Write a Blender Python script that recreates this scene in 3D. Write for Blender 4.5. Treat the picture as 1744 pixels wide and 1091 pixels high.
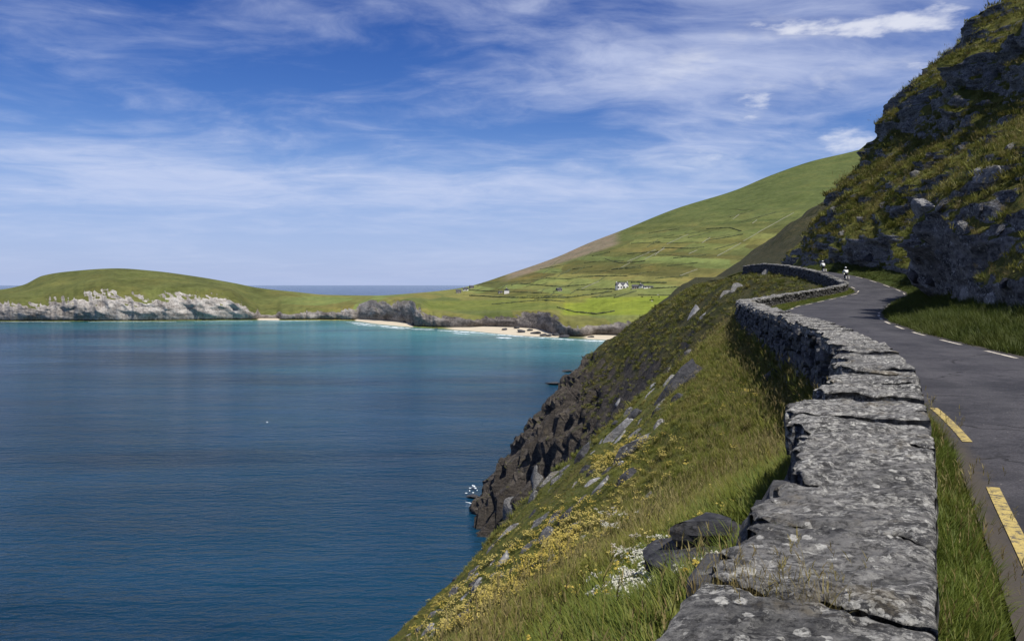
import bpy, bmesh, math, random
import numpy as np
from mathutils import Vector, Matrix
from mathutils.bvhtree import BVHTree

random.seed(7)
RNG = np.random.default_rng(7)
R = math.radians
for o in list(bpy.data.objects):
    bpy.data.objects.remove(o)
SC = bpy.context.scene
COL = SC.collection

# ------------------------------------------------------------------ camera, sky, sun, exposure
EYE = 50.0                       # metres above the sea
FPX = 1356.0                     # focal length in photograph pixels (1744 wide)
cam_d = bpy.data.cameras.new('camera')
cam_d.lens = 36.0 * FPX / 1744.0
cam_d.sensor_width = 36.0
cam_d.clip_start = 0.1
cam_d.clip_end = 200000.0
cam = bpy.data.objects.new('camera', cam_d)
COL.objects.link(cam)
PITCH = math.atan(60.5 / FPX)
cam.location = (0, 0, EYE)
cam.rotation_euler = (R(90) - PITCH, 0, 0)
SC.camera = cam

SUN_AZ = R(144)                  # clockwise from the viewing direction (+Y)
SUN_EL = R(61)
sun_vec = Vector((math.sin(SUN_AZ) * math.cos(SUN_EL), math.cos(SUN_AZ) * math.cos(SUN_EL), math.sin(SUN_EL)))
sun_d = bpy.data.lights.new('sun', 'SUN')
sun_d.energy = 5.0
sun_d.angle = R(0.5)
sun_d.color = (1.0, 0.95, 0.86)
sun = bpy.data.objects.new('sun', sun_d)
COL.objects.link(sun)
sun.rotation_euler = (-sun_vec).to_track_quat('-Z', 'Y').to_euler()
sun.location = (60, -60, 200)

SC.view_settings.view_transform = 'Standard'
SC.view_settings.look = 'None'
SC.view_settings.exposure = 0.26
SC.view_settings.gamma = 1.0
SC.render.engine = 'CYCLES'
SC.cycles.max_bounces = 5
SC.cycles.diffuse_bounces = 2
SC.cycles.glossy_bounces = 2
SC.cycles.transmission_bounces = 2
SC.cycles.use_denoising = True


class NT:
    """small helper to write node trees"""
    def __init__(self, tree):
        self.t = tree

    def n(self, typ, **kw):
        nd = self.t.nodes.new(typ)
        ins = kw.pop('ins', {})
        for k, v in kw.items():
            setattr(nd, k, v)
        for k, v in ins.items():
            s = nd.inputs[k]
            if isinstance(v, bpy.types.NodeSocket):
                self.t.links.new(v, s)
            else:
                s.default_value = v
        return nd

    def math(self, op, a, b=0.0, c=0.0, clamp=False):
        return self.n('ShaderNodeMath', operation=op, use_clamp=clamp, ins={0: a, 1: b, 2: c}).outputs[0]

    def vmath(self, op, a, b=(0, 0, 0)):
        return self.n('ShaderNodeVectorMath', operation=op, ins={0: a, 1: b}).outputs[0]

    def mix(self, f, a, b, blend='MIX'):
        nd = self.n('ShaderNodeMix', data_type='RGBA', blend_type=blend)
        for idx, v in ((0, f), (6, a), (7, b)):
            s = nd.inputs[idx]
            if isinstance(v, bpy.types.NodeSocket):
                self.t.links.new(v, s)
            else:
                s.default_value = v if idx == 0 else (v if len(v) == 4 else (*v, 1))
        return nd.outputs[2]

    def ramp(self, f, stops, interp='LINEAR'):
        nd = self.n('ShaderNodeValToRGB', ins={0: f})
        cr = nd.color_ramp
        cr.interpolation = interp
        while len(cr.elements) > 1:
            cr.elements.remove(cr.elements[-1])
        for i, (p, c) in enumerate(stops):
            e = cr.elements[0] if i == 0 else cr.elements.new(p)
            e.position = p
            if not hasattr(c, '__len__'):
                c = (c, c, c)
            e.color = (*c, 1) if len(c) == 3 else c
        return nd.outputs[0]

    def noise(self, vec, scale, detail=5, rough=0.55, dist=0.0):
        return self.n('ShaderNodeTexNoise', ins={'Vector': vec, 'Scale': scale, 'Detail': detail, 'Roughness': rough, 'Distortion': dist}).outputs[0]

    def smooth(self, v, lo, hi):
        return self.n('ShaderNodeMapRange', interpolation_type='SMOOTHSTEP', ins={0: v, 1: lo, 2: hi, 3: 0.0, 4: 1.0}).outputs[0]


def build_world():
    w = bpy.data.worlds.new('World')
    SC.world = w
    w.use_nodes = True
    t = w.node_tree
    t.nodes.clear()
    k = NT(t)
    sky = k.n('ShaderNodeTexSky', sky_type='NISHITA', sun_disc=False, sun_elevation=SUN_EL,
              sun_rotation=SUN_AZ, altitude=50.0, air_density=1.0, dust_density=0.35, ozone_density=3.0)
    gen = k.n('ShaderNodeTexCoord').outputs['Generated']
    sep = k.n('ShaderNodeSeparateXYZ', ins={0: gen})
    t.links.new(k.n('ShaderNodeCombineXYZ', ins={0: sep.outputs[0], 1: sep.outputs[1], 2: k.math('MAXIMUM', sep.outputs[2], 0.012)}).outputs[0], sky.inputs[0])
    z = k.math('MAXIMUM', sep.outputs[2], 0.0)
    # deeper blue higher up, as through a polariser, all round the sky
    hsv = k.n('ShaderNodeHueSaturation', ins={'Hue': 0.505, 'Saturation': 1.25, 'Value': 1.0, 'Color': sky.outputs[0]}).outputs[0]
    tint = k.ramp(z, [(0.0, (0.60, 0.62, 1.0)), (0.05, (0.62, 0.68, 1.05)), (0.14, (0.72, 0.80, 1.08)), (0.33, (0.43, 0.56, 0.94)), (1.0, (0.38, 0.50, 0.86))])
    blue = k.mix(1.0, hsv, tint, 'MULTIPLY')
    hz = k.math('SUBTRACT', 1.0, k.smooth(z, -0.02, 0.22))
    blue = k.mix(k.math('MULTIPLY', hz, 0.80), blue, (4.5, 5.6, 8.6))
    # high cloud sheet seen in perspective
    zz = k.math('ADD', z, 0.10)
    cx = k.math('DIVIDE', sep.outputs[0], zz)
    cy = k.math('DIVIDE', sep.outputs[1], zz)
    p = k.n('ShaderNodeCombineXYZ', ins={0: cx, 1: cy, 2: 0.0}).outputs[0]
    p = k.n('ShaderNodeMapping', ins={'Vector': p, 'Location': (31.0, 7.0, 0), 'Rotation': (0, 0, R(-10)), 'Scale': (1, 1, 1)}).outputs[0]
    warp = k.n('ShaderNodeTexNoise', ins={'Vector': p, 'Scale': 0.9, 'Detail': 3.0}).outputs[1]
    pw = k.vmath('ADD', p, k.n('ShaderNodeVectorMath', operation='SCALE', ins={0: k.vmath('SUBTRACT', warp, (0.5, 0.5, 0.5)), 3: 0.75}).outputs[0])
    big = k.noise(pw, 0.55, 4, 0.5)
    st = k.n('ShaderNodeMapping', ins={'Vector': pw, 'Rotation': (0, 0, R(20)), 'Scale': (0.85, 1.2, 1)}).outputs[0]
    streak = k.noise(st, 1.5, 8, 0.6, 0.4)
    fine = k.noise(st, 5.5, 6, 0.62, 0.3)
    d = k.math('ADD', k.math('MULTIPLY', big, 0.56), k.math('ADD', k.math('MULTIPLY', streak, 0.36), k.math('MULTIPLY', fine, 0.13)))
    veil = k.smooth(d, 0.43, 0.70)
    # a few small cumulus low over the hill
    d3 = k.n('ShaderNodeMapping', ins={'Vector': gen, 'Location': (0.09, -0.035, -0.2035), 'Scale': (1, 1, 3.0)}).outputs[0]
    cum = k.noise(d3, 9.0, 7, 0.55)
    band = k.math('MULTIPLY', k.smooth(z, 0.09, 0.17), k.math('SUBTRACT', 1.0, k.smooth(z, 0.30, 0.44)))
    east = k.smooth(sep.outputs[0], 0.08, 0.30)
    puffs = k.math('MULTIPLY', k.smooth(k.math('ADD', cum, k.math('MULTIPLY', k.smooth(sep.outputs[0], 0.35, 0.62), 0.05)), 0.48, 0.68), k.math('MULTIPLY', band, east))
    low = k.math('SUBTRACT', 1.0, k.smooth(z, 0.0, 0.17))
    cl = k.math('MAXIMUM', k.math('MULTIPLY', veil, k.math('SUBTRACT', 0.80, k.math('MULTIPLY', low, 0.60))), k.math('MULTIPLY', puffs, 0.72))
    ccol = k.mix(k.math('MULTIPLY', fine, 0.6), (5.6, 6.4, 8.9), (8.4, 8.7, 9.9))
    ccol = k.mix(puffs, ccol, (9.8, 9.9, 10.4))
    out = k.mix(cl, blue, ccol)
    bg = k.n('ShaderNodeBackground', ins={'Color': out, 'Strength': 0.082})
    o = k.n('ShaderNodeOutputWorld')
    t.links.new(bg.outputs[0], o.inputs[0])


build_world()

# ------------------------------------------------------------------ numpy noise
_perm = np.random.default_rng(3).permutation(256).astype(np.int32)
_perm = np.concatenate([_perm, _perm, _perm])
_g = np.random.default_rng(5).normal(size=(256, 3)).astype(np.float32)
_g /= np.linalg.norm(_g, axis=1, keepdims=True)


def perlin(x, y, z=0.0):
    x, y, z = np.broadcast_arrays(np.asarray(x, np.float32), np.asarray(y, np.float32), np.asarray(z, np.float32))
    xi, yi, zi = np.floor(x), np.floor(y), np.floor(z)
    fx, fy, fz = x - xi, y - yi, z - zi
    xi, yi, zi = xi.astype(np.int32) & 255, yi.astype(np.int32) & 255, zi.astype(np.int32) & 255
    u, v, w = fx**3 * (fx * (fx * 6 - 15) + 10), fy**3 * (fy * (fy * 6 - 15) + 10), fz**3 * (fz * (fz * 6 - 15) + 10)

    def g(dx, dy, dz):
        h = _perm[_perm[_perm[(xi + dx) & 255] + ((yi + dy) & 255)] + ((zi + dz) & 255)]
        gr = _g[h]
        return gr[..., 0] * (fx - dx) + gr[..., 1] * (fy - dy) + gr[..., 2] * (fz - dz)
    x00 = g(0, 0, 0) * (1 - u) + g(1, 0, 0) * u
    x10 = g(0, 1, 0) * (1 - u) + g(1, 1, 0) * u
    x01 = g(0, 0, 1) * (1 - u) + g(1, 0, 1) * u
    x11 = g(0, 1, 1) * (1 - u) + g(1, 1, 1) * u
    return (x00 * (1 - v) + x10 * v) * (1 - w) + (x01 * (1 - v) + x11 * v) * w * 1.0


def fbm(x, y, z=0.0, o=4, gain=0.5):
    s, a, f = 0.0, 1.0, 1.0
    for i in range(o):
        s = s + a * perlin(np.asarray(x) * f + i * 17.3, np.asarray(y) * f - i * 9.1, np.asarray(z) * f + i * 4.7)
        a *= gain
        f *= 2.03
    return s


def ridged(x, y, z=0.0, o=4, gain=0.5):
    s, a, f = 0.0, 1.0, 1.0
    for i in range(o):
        s = s + a * (1 - 2.2 * np.abs(perlin(np.asarray(x) * f + i * 7.7, np.asarray(y) * f + i * 3.3, np.asarray(z) * f + i * 12.1)))
        a *= gain
        f *= 2.07
    return s


def sat(v):
    return np.clip(v, 0, 1)


def sstep(v, a, b):
    t = sat((v - a) / (b - a))
    return t * t * (3 - 2 * t)


def spline(pts):
    """monotone cubic x -> y through pts"""
    xs = np.array([p[0] for p in pts], float)
    ys = np.array([p[1] for p in pts], float)
    h = np.diff(xs)
    dl = np.diff(ys) / h
    m = np.zeros(len(xs))
    m[0], m[-1] = dl[0], dl[-1]
    for i in range(1, len(xs) - 1):
        if dl[i - 1] * dl[i] <= 0:
            m[i] = 0
        else:
            w1, w2 = 2 * h[i] + h[i - 1], h[i] + 2 * h[i - 1]
            m[i] = (w1 + w2) / (w1 / dl[i - 1] + w2 / dl[i])

    def f(x):
        x = np.asarray(x, float)
        xc = np.clip(x, xs[0], xs[-1])
        i = np.clip(np.searchsorted(xs, xc) - 1, 0, len(xs) - 2)
        t = (xc - xs[i]) / h[i]
        r = (ys[i] * (1 + 2 * t) * (1 - t)**2 + m[i] * h[i] * t * (1 - t)**2 + ys[i + 1] * t * t * (3 - 2 * t) + m[i + 1] * h[i] * t * t * (t - 1))
        return r + np.where(x < xs[0], m[0] * (x - xs[0]), 0) + np.where(x > xs[-1], m[-1] * (x - xs[-1]), 0)
    return f


# ------------------------------------------------------------------ mesh / object helpers
def mesh_np(name, V, F, mat=None, smooth=True):
    me = bpy.data.meshes.new(name)
    V = np.ascontiguousarray(V, np.float32).reshape(-1, 3)
    F = np.ascontiguousarray(F, np.int32)
    n = F.shape[1]
    me.vertices.add(len(V))
    me.vertices.foreach_set('co', V.ravel())
    me.loops.add(F.size)
    me.loops.foreach_set('vertex_index', F.ravel())
    me.polygons.add(len(F))
    me.polygons.foreach_set('loop_start', np.arange(0, F.size, n, dtype=np.int32))
    me.polygons.foreach_set('loop_total', np.full(len(F), n, np.int32))
    if smooth:
        me.polygons.foreach_set('use_smooth', np.ones(len(F), bool))
    me.update(calc_edges=True)
    if mat:
        me.materials.append(mat)
    return me


def obj(name, me, parent=None, **props):
    o = bpy.data.objects.new(name, me)
    COL.objects.link(o)
    if parent:
        o.parent = parent
    for k, v in props.items():
        o[k] = v
    return o


def empty(name, loc=(0, 0, 0), rz=0.0, **props):
    o = obj(name, None, None, **props)
    o.location = loc
    o.rotation_euler = (0, 0, rz)
    return o


def grid_faces(nr, nc, keep=None, wrap=False):
    i = np.arange(nr - 1)[:, None] * nc + np.arange(nc - 1)[None, :]
    F = np.stack([i, i + 1, i + nc + 1, i + nc], -1)
    if keep is not None:
        F = F[keep]
    return F.reshape(-1, 4)


def compact(V, F):
    used = np.zeros(len(V), bool)
    used[F.ravel()] = True
    idx = np.cumsum(used) - 1
    return V[used], idx[F], used


def attr_col(me, name, rgb):
    a = me.attributes.new(name, 'FLOAT_COLOR', 'POINT')
    c = np.ones((len(rgb), 4), np.float32)
    c[:, :3] = rgb
    a.data.foreach_set('color', c.ravel())


def attr_f(me, name, v):
    a = me.attributes.new(name, 'FLOAT', 'POINT')
    a.data.foreach_set('value', np.ascontiguousarray(v, np.float32))


class MB:
    """collects boxes, tubes and so on into one mesh"""
    def __init__(self):
        self.v, self.f = [], []

    def box(self, c, s, rz=0.0):
        b = len(self.v)
        cs, sn = math.cos(rz), math.sin(rz)
        for dz in (-.5, .5):
            for dx, dy in ((-.5, -.5), (.5, -.5), (.5, .5), (-.5, .5)):
                x, y = dx * s[0], dy * s[1]
                self.v.append((c[0] + x * cs - y * sn, c[1] + x * sn + y * cs, c[2] + dz * s[2]))
        self.f += [tuple(b + i for i in q) for q in ((3, 2, 1, 0), (4, 5, 6, 7), (0, 1, 5, 4), (1, 2, 6, 5), (2, 3, 7, 6), (3, 0, 4, 7))]
        return self

    def poly(self, pts, faces):
        b = len(self.v)
        self.v += [tuple(p) for p in pts]
        self.f += [tuple(b + i for i in f) for f in faces]
        return self

    def tube(self, pts, r, n=6):
        pts = [Vector(p) for p in pts]
        rs = r if hasattr(r, '__len__') else [r] * len(pts)
        b = len(self.v)
        for i, p in enumerate(pts):
            d = (pts[min(i + 1, len(pts) - 1)] - pts[max(i - 1, 0)]).normalized()
            a = d.cross(Vector((0.13, 0.2, 1))).normalized()
            c = d.cross(a)
            for k in range(n):
                t = 2 * math.pi * k / n
                self.v.append(tuple(p + (a * math.cos(t) + c * math.sin(t)) * rs[i]))
        for i in range(len(pts) - 1):
            for k in range(n):
                self.f.append((b + i * n + k, b + i * n + (k + 1) % n, b + (i + 1) * n + (k + 1) % n, b + (i + 1) * n + k))
        self.f.append(tuple(b + k for k in range(n))[::-1])
        self.f.append(tuple(b + (len(pts) - 1) * n + k for k in range(n)))
        return self

    def ell(self, c, r, nu=10, nv=7, rot=None):
        b = len(self.v)
        M = rot or Matrix.Identity(3)
        for j in range(nv + 1):
            ph = math.pi * j / nv
            for i in range(nu):
                th = 2 * math.pi * i / nu
                q = M @ Vector((r[0] * math.sin(ph) * math.cos(th), r[1] * math.sin(ph) * math.sin(th), r[2] * math.cos(ph)))
                self.v.append((c[0] + q.x, c[1] + q.y, c[2] + q.z))
        for j in range(nv):
            for i in range(nu):
                self.f.append((b + j * nu + i, b + (j + 1) * nu + i, b + (j + 1) * nu + (i + 1) % nu, b + j * nu + (i + 1) % nu))
        return self

    def mesh(self, name, mat, smooth=False):
        me = bpy.data.meshes.new(name)
        me.from_pydata(self.v, [], self.f)
        if smooth:
            me.polygons.foreach_set('use_smooth', np.ones(len(me.polygons), bool))
        me.materials.append(mat)
        me.update()
        return me

    def build(self, name, mat, parent=None, smooth=False, **props):
        return obj(name, self.mesh(name, mat, smooth), parent, **props)


# ------------------------------------------------------------------ materials
def new_mat(name):
    m = bpy.data.materials.new(name)
    m.use_nodes = True
    t = m.node_tree
    t.nodes.clear()
    k = NT(t)
    bs = k.n('ShaderNodeBsdfPrincipled')
    out = k.n('ShaderNodeOutputMaterial')
    t.links.new(bs.outputs[0], out.inputs[0])
    return m, k, bs


def link(k, a, b):
    k.t.links.new(a, b)


def plain(name, col, rough=0.7, var=0.15, scale=3.0, spec=0.3, metal=0.0):
    m, k, bs = new_mat(name)
    pos = k.n('ShaderNodeTexCoord').outputs['Object']
    n = k.noise(pos, scale, 4)
    c = k.mix(n, tuple(v * (1 - var) for v in col), tuple(min(1, v * (1 + var)) for v in col))
    link(k, c, bs.inputs['Base Color'])
    bs.inputs['Roughness'].default_value = rough
    bs.inputs['Specular IOR Level'].default_value = spec
    bs.inputs['Metallic'].default_value = metal
    return m


def rock_nodes(k, pos, dark, mid, lichen, lich_amt=0.5, scale=1.0):
    """slaty rock with pale crusts of lichen; returns colour, height"""
    st = k.n('ShaderNodeMapping', ins={'Vector': pos, 'Rotation': (R(12), R(-35), R(20)), 'Scale': (scale * 0.8, scale * 0.8, scale * 3.2)}).outputs[0]
    lay = k.noise(st, 1.6, 7, 0.62, 0.5)
    n1 = k.noise(pos, 1.1 * scale, 6, 0.6)
    n2 = k.noise(pos, 9.0 * scale, 5, 0.6)
    c = k.mix(k.smooth(k.math('ADD', k.math('MULTIPLY', lay, 0.6), k.math('MULTIPLY', n2, 0.4)), 0.36, 0.64), dark, mid)
    wv = k.vmath('ADD', pos, k.n('ShaderNodeVectorMath', operation='SCALE', ins={0: k.n('ShaderNodeTexNoise', ins={'Vector': pos, 'Scale': 22.0 * scale, 'Detail': 4.0, 'Roughness': 0.65}).outputs[1], 3: 0.07 / scale}).outputs[0])
    v1 = k.n('ShaderNodeTexVoronoi', feature='F1', ins={'Vector': wv, 'Scale': 15.0 * scale})
    v2 = k.n('ShaderNodeTexVoronoi', feature='F1', ins={'Vector': wv, 'Scale': 30.0 * scale})
    sz = k.n('ShaderNodeSeparateXYZ', ins={0: v1.outputs['Color']})
    sz2 = k.n('ShaderNodeSeparateXYZ', ins={0: v2.outputs['Color']})
    n5 = k.noise(pos, 2.6 * scale, 5, 0.65, 0.6)
    patch = k.smooth(k.math('ADD', k.math('MULTIPLY', n1, 0.45), k.math('MULTIPLY', n5, 0.55)), 0.62 - 0.25 * lich_amt, 0.72 - 0.2 * lich_amt)
    r1 = k.math('MULTIPLY', k.math('POWER', sz.outputs[0], 2.6), 0.50)
    r2 = k.math('MULTIPLY', k.math('POWER', sz2.outputs[0], 1.6), 0.50)
    q3 = k.noise(k.n('ShaderNodeMapping', ins={'Vector': pos, 'Rotation': (0, 0, R(25)), 'Scale': (1, 1.7, 1.4)}).outputs[0], 15.0 * scale, 9, 0.80)
    l1 = k.math('MULTIPLY', k.math('SUBTRACT', 1.0, k.smooth(k.math('SUBTRACT', v1.outputs['Distance'], r1), -0.05, 0.04)), k.smooth(q3, 0.36, 0.47))
    l2 = k.math('MULTIPLY', k.math('SUBTRACT', 1.0, k.smooth(k.math('SUBTRACT', v2.outputs['Distance'], r2), -0.08, 0.05)), k.math('ADD', k.math('MULTIPLY', patch, 0.8), 0.15))
    crust = k.math('MULTIPLY', k.math('ADD', k.math('MULTIPLY', patch, 0.6), 0.10), k.smooth(q3, 0.515, 0.545))
    lm = k.math('MAXIMUM', k.math('MAXIMUM', k.math('MULTIPLY', l1, min(1.0, lich_amt * 1.5)), k.math('MULTIPLY', l2, 0.9)), k.math('MULTIPLY', crust, min(1.0, lich_amt * 1.25)))
    crack = k.smooth(k.math('ABSOLUTE', k.math('SUBTRACT', q3, 0.42)), 0.0, 0.035)
    c = k.mix(1.0, c, k.ramp(crack, [(0.0, 0.45), (1.0, 1.0)]), 'MULTIPLY')
    lcol = k.mix(k.smooth(k.noise(pos, 40 * scale, 3, 0.7), 0.35, 0.65), tuple(v * 0.5 for v in lichen), lichen)
    c = k.mix(k.math('MULTIPLY', lm, 0.85), c, lcol)
    ochre = k.math('MULTIPLY', k.smooth(k.noise(pos, 2.3 * scale, 6, 0.7), 0.56, 0.68), 0.42)
    c = k.mix(ochre, c, (0.19, 0.155, 0.095))
    h = k.math('ADD', k.math('MULTIPLY', lay, 0.6), k.math('ADD', k.math('MULTIPLY', n2, 0.2), k.math('ADD', k.math('MULTIPLY', q3, 0.45), k.math('MULTIPLY', crack, 0.08))))
    return c, h


def rock_mat(name, dark, mid, lichen, amt, scale=1.0, bump=0.05):
    m, k, bs = new_mat(name)
    pos = k.n('ShaderNodeNewGeometry').outputs['Position']
    c, h = rock_nodes(k, pos, dark, mid, lichen, amt, scale)
    link(k, c, bs.inputs['Base Color'])
    bs.inputs['Roughness'].default_value = 0.85
    bs.inputs['Specular IOR Level'].default_value = 0.25
    bp = k.n('ShaderNodeBump', ins={'Strength': 0.9, 'Distance': bump, 'Height': h})
    link(k, bp.outputs[0], bs.inputs['Normal'])
    return m


M = {}
M['slab'] = rock_mat('lichen_slate', (0.042, 0.042, 0.043), (0.185, 0.180, 0.172), (0.60, 0.59, 0.54), 0.82, 1.2, 0.06)
M['wall_stone'] = rock_mat('wall_stone', (0.022, 0.023, 0.027), (0.085, 0.083, 0.082), (0.36, 0.36, 0.33), 0.35, 1.0, 0.05)
M['slope_rock'] = rock_mat('slope_rock', (0.035, 0.036, 0.040), (0.15, 0.148, 0.145), (0.48, 0.47, 0.43), 0.6, 0.8, 0.06)
M['dark_rock'] = rock_mat('dark_rock', (0.018, 0.019, 0.023), (0.060, 0.060, 0.066), (0.3, 0.3, 0.29), 0.15, 0.8, 0.05)
M['pale_rock'] = rock_mat('pale_rock', (0.10, 0.10, 0.10), (0.26, 0.255, 0.25), (0.56, 0.56, 0.53), 0.7, 0.6, 0.08)
M['core'] = plain('wall_core', (0.02, 0.02, 0.02), 0.95)


def turf_rock_mat(name, greens, rock_dark, rock_mid, lichen, lo, hi, scale=1.0, rscale=0.5, amt=0.35, bump=0.15, heath_shade=False, jit=0.5):
    """turf that gives way to bare rock where the ground gets steep"""
    m, k, bs = new_mat(name)
    g = k.n('ShaderNodeNewGeometry')
    pos = g.outputs['Position']
    nz = k.n('ShaderNodeSeparateXYZ', ins={0: g.outputs['Normal']}).outputs[2]
    n0 = k.noise(pos, 0.09 * scale, 5, 0.6)
    n1 = k.noise(pos, 0.5 * scale, 6, 0.62)
    n2 = k.noise(pos, 3.2 * scale, 5, 0.65)
    n3 = k.noise(pos, 14.0 * scale, 4, 0.7)
    gc = k.mix(k.smooth(n1, 0.36, 0.62), greens[0], greens[1])
    gc = k.mix(k.smooth(k.math('ADD', k.math('MULTIPLY', n0, 0.5), k.math('MULTIPLY', n2, 0.5)), 0.48, 0.66), gc, greens[2])
    if heath_shade:
        a = k.n('ShaderNodeAttribute', attribute_name='heath_shade').outputs['Fac']
        hc = k.mix(k.smooth(n1, 0.38, 0.62), (0.030, 0.034, 0.013), (0.062, 0.056, 0.026))  # heather brown, darkened further to stand in for cloud shadow
        gc = k.mix(a, gc, hc)
    gc = k.mix(1.0, gc, k.ramp(n3, [(0.25, 0.55), (0.55, 1.0), (0.8, 1.3)]), 'MULTIPLY')
    rc, rh = rock_nodes(k, pos, rock_dark, rock_mid, lichen, amt, rscale)
    e = k.math('ADD', nz, k.math('MULTIPLY', k.math('SUBTRACT', k.math('ADD', k.math('MULTIPLY', n1, 0.6), k.math('MULTIPLY', n2, 0.4)), 0.5), jit))
    if heath_shade:
        e = k.math('SUBTRACT', e, k.math('MULTIPLY', k.n('ShaderNodeAttribute', attribute_name='bare').outputs['Fac'], 0.30))
    mask = k.smooth(e, lo, hi)
    link(k, k.mix(mask, rc, gc), bs.inputs['Base Color'])
    bs.inputs['Roughness'].default_value = 0.9
    bs.inputs['Specular IOR Level'].default_value = 0.15
    h = k.mix(mask, k.n('ShaderNodeCombineXYZ', ins={0: rh, 1: rh, 2: rh}).outputs[0],
              k.n('ShaderNodeCombineXYZ', ins={0: k.math('ADD', n2, k.math('MULTIPLY', n3, 0.5))}).outputs[0])
    h = k.n('ShaderNodeSeparateColor', ins={0: h}).outputs[0]
    bp = k.n('ShaderNodeBump', ins={'Strength': 1.0, 'Distance': bump, 'Height': h})
    link(k, bp.outputs[0], bs.inputs['Normal'])
    return m


M['hillside'] = turf_rock_mat('hillside_turf', ((0.072, 0.088, 0.018), (0.125, 0.132, 0.027), (0.140, 0.118, 0.038)),
                              (0.022, 0.019, 0.017), (0.092, 0.079, 0.066), (0.30, 0.28, 0.25), 0.50, 0.60, 1.0, 0.4, 0.25, 0.25, True, 0.30)
M['cliff'] = turf_rock_mat('cliff_turf', ((0.060, 0.072, 0.016), (0.115, 0.120, 0.026), (0.140, 0.115, 0.034)),
                           (0.036, 0.037, 0.042), (0.25, 0.245, 0.24), (0.55, 0.55, 0.52), 0.24, 0.36, 1.0, 0.45, 0.58, 0.25, False, 0.50)
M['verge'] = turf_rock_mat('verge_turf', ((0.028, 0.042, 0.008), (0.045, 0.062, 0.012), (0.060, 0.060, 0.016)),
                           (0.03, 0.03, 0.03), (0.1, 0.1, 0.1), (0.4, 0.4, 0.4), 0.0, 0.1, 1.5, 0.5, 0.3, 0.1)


def far_mat():
    m, k, bs = new_mat('far_land')
    g = k.n('ShaderNodeNewGeometry')
    pos = g.outputs['Position']
    nz = k.n('ShaderNodeSeparateXYZ', ins={0: g.outputs['Normal']}).outputs[2]
    col = k.n('ShaderNodeAttribute', attribute_name='tint').outputs['Color']
    sand = k.n('ShaderNodeAttribute', attribute_name='sand').outputs['Fac']
    pale = k.n('ShaderNodeAttribute', attribute_name='pale').outputs['Fac']
    n1 = k.noise(pos, 0.02, 6, 0.6)
    n2 = k.noise(pos, 0.11, 5, 0.65)
    n3 = k.noise(pos, 0.4, 4, 0.7)
    gc = k.mix(1.0, col, k.ramp(n1, [(0.3, (0.75, 0.78, 0.7)), (0.5, (1, 1, 1)), (0.72, (1.3, 1.14, 1.1))]), 'MULTIPLY')
    gc = k.mix(1.0, gc, k.ramp(n2, [(0.3, 0.7), (0.5, 1.0), (0.7, 1.22)]), 'MULTIPLY')
    st = k.n('ShaderNodeMapping', ins={'Vector': pos, 'Rotation': (0, R(30), R(15)), 'Scale': (0.05, 0.05, 0.16)}).outputs[0]
    lay = k.noise(st, 1.0, 7, 0.65, 0.6)
    rk = k.math('ADD', k.math('MULTIPLY', lay, 0.6), k.math('MULTIPLY', n3, 0.4))
    rd = k.mix(k.smooth(rk, 0.36, 0.64), (0.055, 0.047, 0.042), (0.20, 0.175, 0.155))
    rp = k.mix(k.smooth(rk, 0.34, 0.66), (0.15, 0.13, 0.115), (0.50, 0.475, 0.44))
    rc = k.mix(pale, rd, rp)
    z = k.n('ShaderNodeSeparateXYZ', ins={0: pos}).outputs[2]
    wet = k.math('SUBTRACT', 1.0, k.smooth(k.math('ADD', z, k.math('MULTIPLY', n3, 2.0)), 2.0, 4.2))
    rc = k.mix(wet, rc, (0.03, 0.028, 0.027))
    e = k.math('ADD', nz, k.math('MULTIPLY', k.math('SUBTRACT', k.math('ADD', k.math('MULTIPLY', n2, 0.55), k.math('MULTIPLY', n3, 0.45)), 0.5), 0.34))
    c = k.mix(k.smooth(e, 0.62, 0.74), rc, gc)
    sc_ = k.mix(n2, (0.42, 0.36, 0.265), (0.54, 0.48, 0.375))
    c = k.mix(sand, c, sc_)
    link(k, c, bs.inputs['Base Color'])
    bs.inputs['Roughness'].default_value = 0.9
    bs.inputs['Specular IOR Level'].default_value = 0.1
    hh = k.math('ADD', k.math('MULTIPLY', rk, 1.0), k.math('MULTIPLY', n2, 0.3))
    bp = k.n('ShaderNodeBump', ins={'Strength': 0.7, 'Distance': 2.0, 'Height': hh})
    link(k, bp.outputs[0], bs.inputs['Normal'])
    return m


M['far'] = far_mat()


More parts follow.
